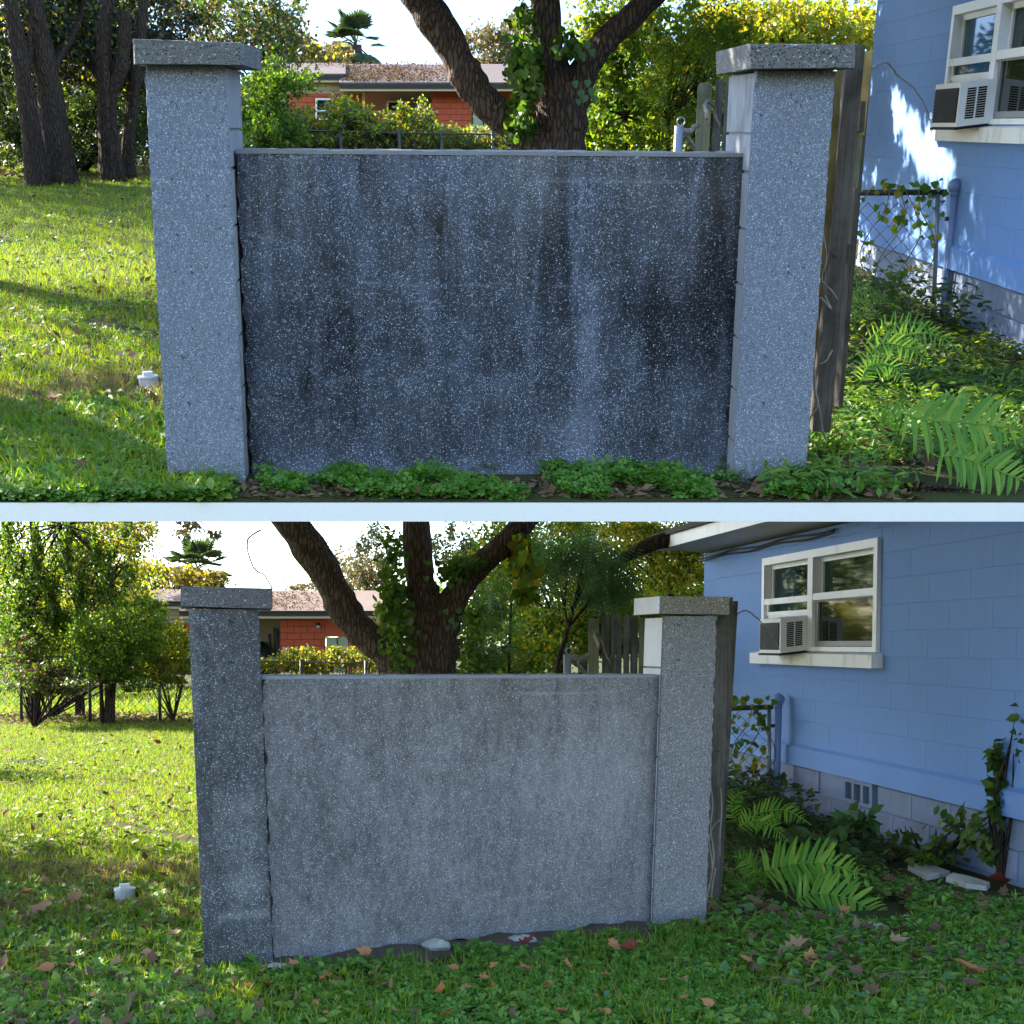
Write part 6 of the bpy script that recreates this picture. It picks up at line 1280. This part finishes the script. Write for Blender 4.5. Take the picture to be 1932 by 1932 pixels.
fallen(LOW, [(187, 1667, 24, 'dead_tan', 'tan fallen leaf above the lower cleanout cap'), (50, 1707, 26, 'dead_orange', 'rusty fallen leaf at the left edge of the lower lawn'), (82, 1740, 40, 'dead_tan', 'large tan fallen leaf at the lower far left'), (140, 1718, 28, 'dead_tan', 'curled tan leaf left of the lower cleanout cap'), (298, 1411, 14, 'dead_red', 'red leaf on the sunlit part of the lower lawn'), (993, 1806, 30, 'dead_red', 'dark red fallen leaf below the middle of the cleaned wall'), (1157, 1812, 30, 'dead_orange', 'orange fallen leaf next to the dark red one by the right pillar'), (1190, 1813, 28, 'dead_red', 'dark red fallen leaf next to the orange one by the right pillar'), (690, 1826, 26, 'dead_orange', 'orange leaf on the soil below the left half of the cleaned wall'), (932, 1854, 20, 'dead_orange', 'small orange leaf in the clover below the round stone'), (905, 1876, 26, 'dead_brown', 'dark brown leaf in the clover at the lower middle'), (1500, 1814, 44, 'dead_tan', 'large tan leaf in front of the half-buried rock'), (1528, 1836, 30, 'dead_orange', 'orange leaf just right of the large tan leaf'), (1408, 1842, 26, 'dead_orange', 'orange leaf lying nearest below the right pillar'), (1830, 1862, 60, 'dead_orange', 'very large orange leaf at the lower right corner'), (1690, 1803, 32, 'dead_tan', 'tan leaf in the bright patch at the lower right'), (1850, 1640, 66, 'dead_orange', 'wide orange leaf behind the broken white slabs'), (1885, 1686, 40, 'dead_red', 'dark red leaf at the right edge near the slabs'), (1428, 1728, 26, 'dead_brown', 'brown leaf below the bright fern'), (1462, 1742, 24, 'dead_brown', 'curled brown leaf right of the brown one below the fern'), (620, 1815 + 60, 20, 'dead_orange', 'small orange leaf in the clover below the left pillar'), (1590, 1742, 24, 'dead_orange', 'orange leaf between the fern and the white slabs'), (1700, 1716, 26, 'dead_red', 'red leaf left of the right white slab'), (1750, 1822, 24, 'dead_brown', 'brown leaf left of the very large orange leaf'), (220, 1845, 22, 'dead_tan', 'tan leaf on the bare soil at the lower left'), (330, 1790, 24, 'dead_tan', 'pale leaf left of the dark pillar foot'), (280, 1828, 22, 'dead_tan', 'pale curled leaf near the dark pillar foot'), (90, 1858, 30, 'dead_orange', 'orange leaf at the bottom left corner')], None, 'fallen leaves of the lower yard')

C = spread(LOW, 48, 5.4, 7.6, lambda D: -.40 * D, lambda D: -.26 * D); put(LOW, 'leaf_litter', C, 'lobed', .06, 'dead_brown', True, (.04, .08))
C = spread(LOW, 70, 5.8, 8.6, lambda D: .17 * D, lambda D: .38 * D); C = C[yard_side(C)]; put(LOW, 'leaf_litter', C, 'lobed', .08, 'dead_brown', True, (.04, .09))
C = spread(LOW, 40, 5.5, 6.3, lambda D: -.2 * D, lambda D: .2 * D); C = C[front(C)]; put(LOW, 'leaf_litter', C, 'lobed', .055, 'dead_orange', True, (.05, .08))
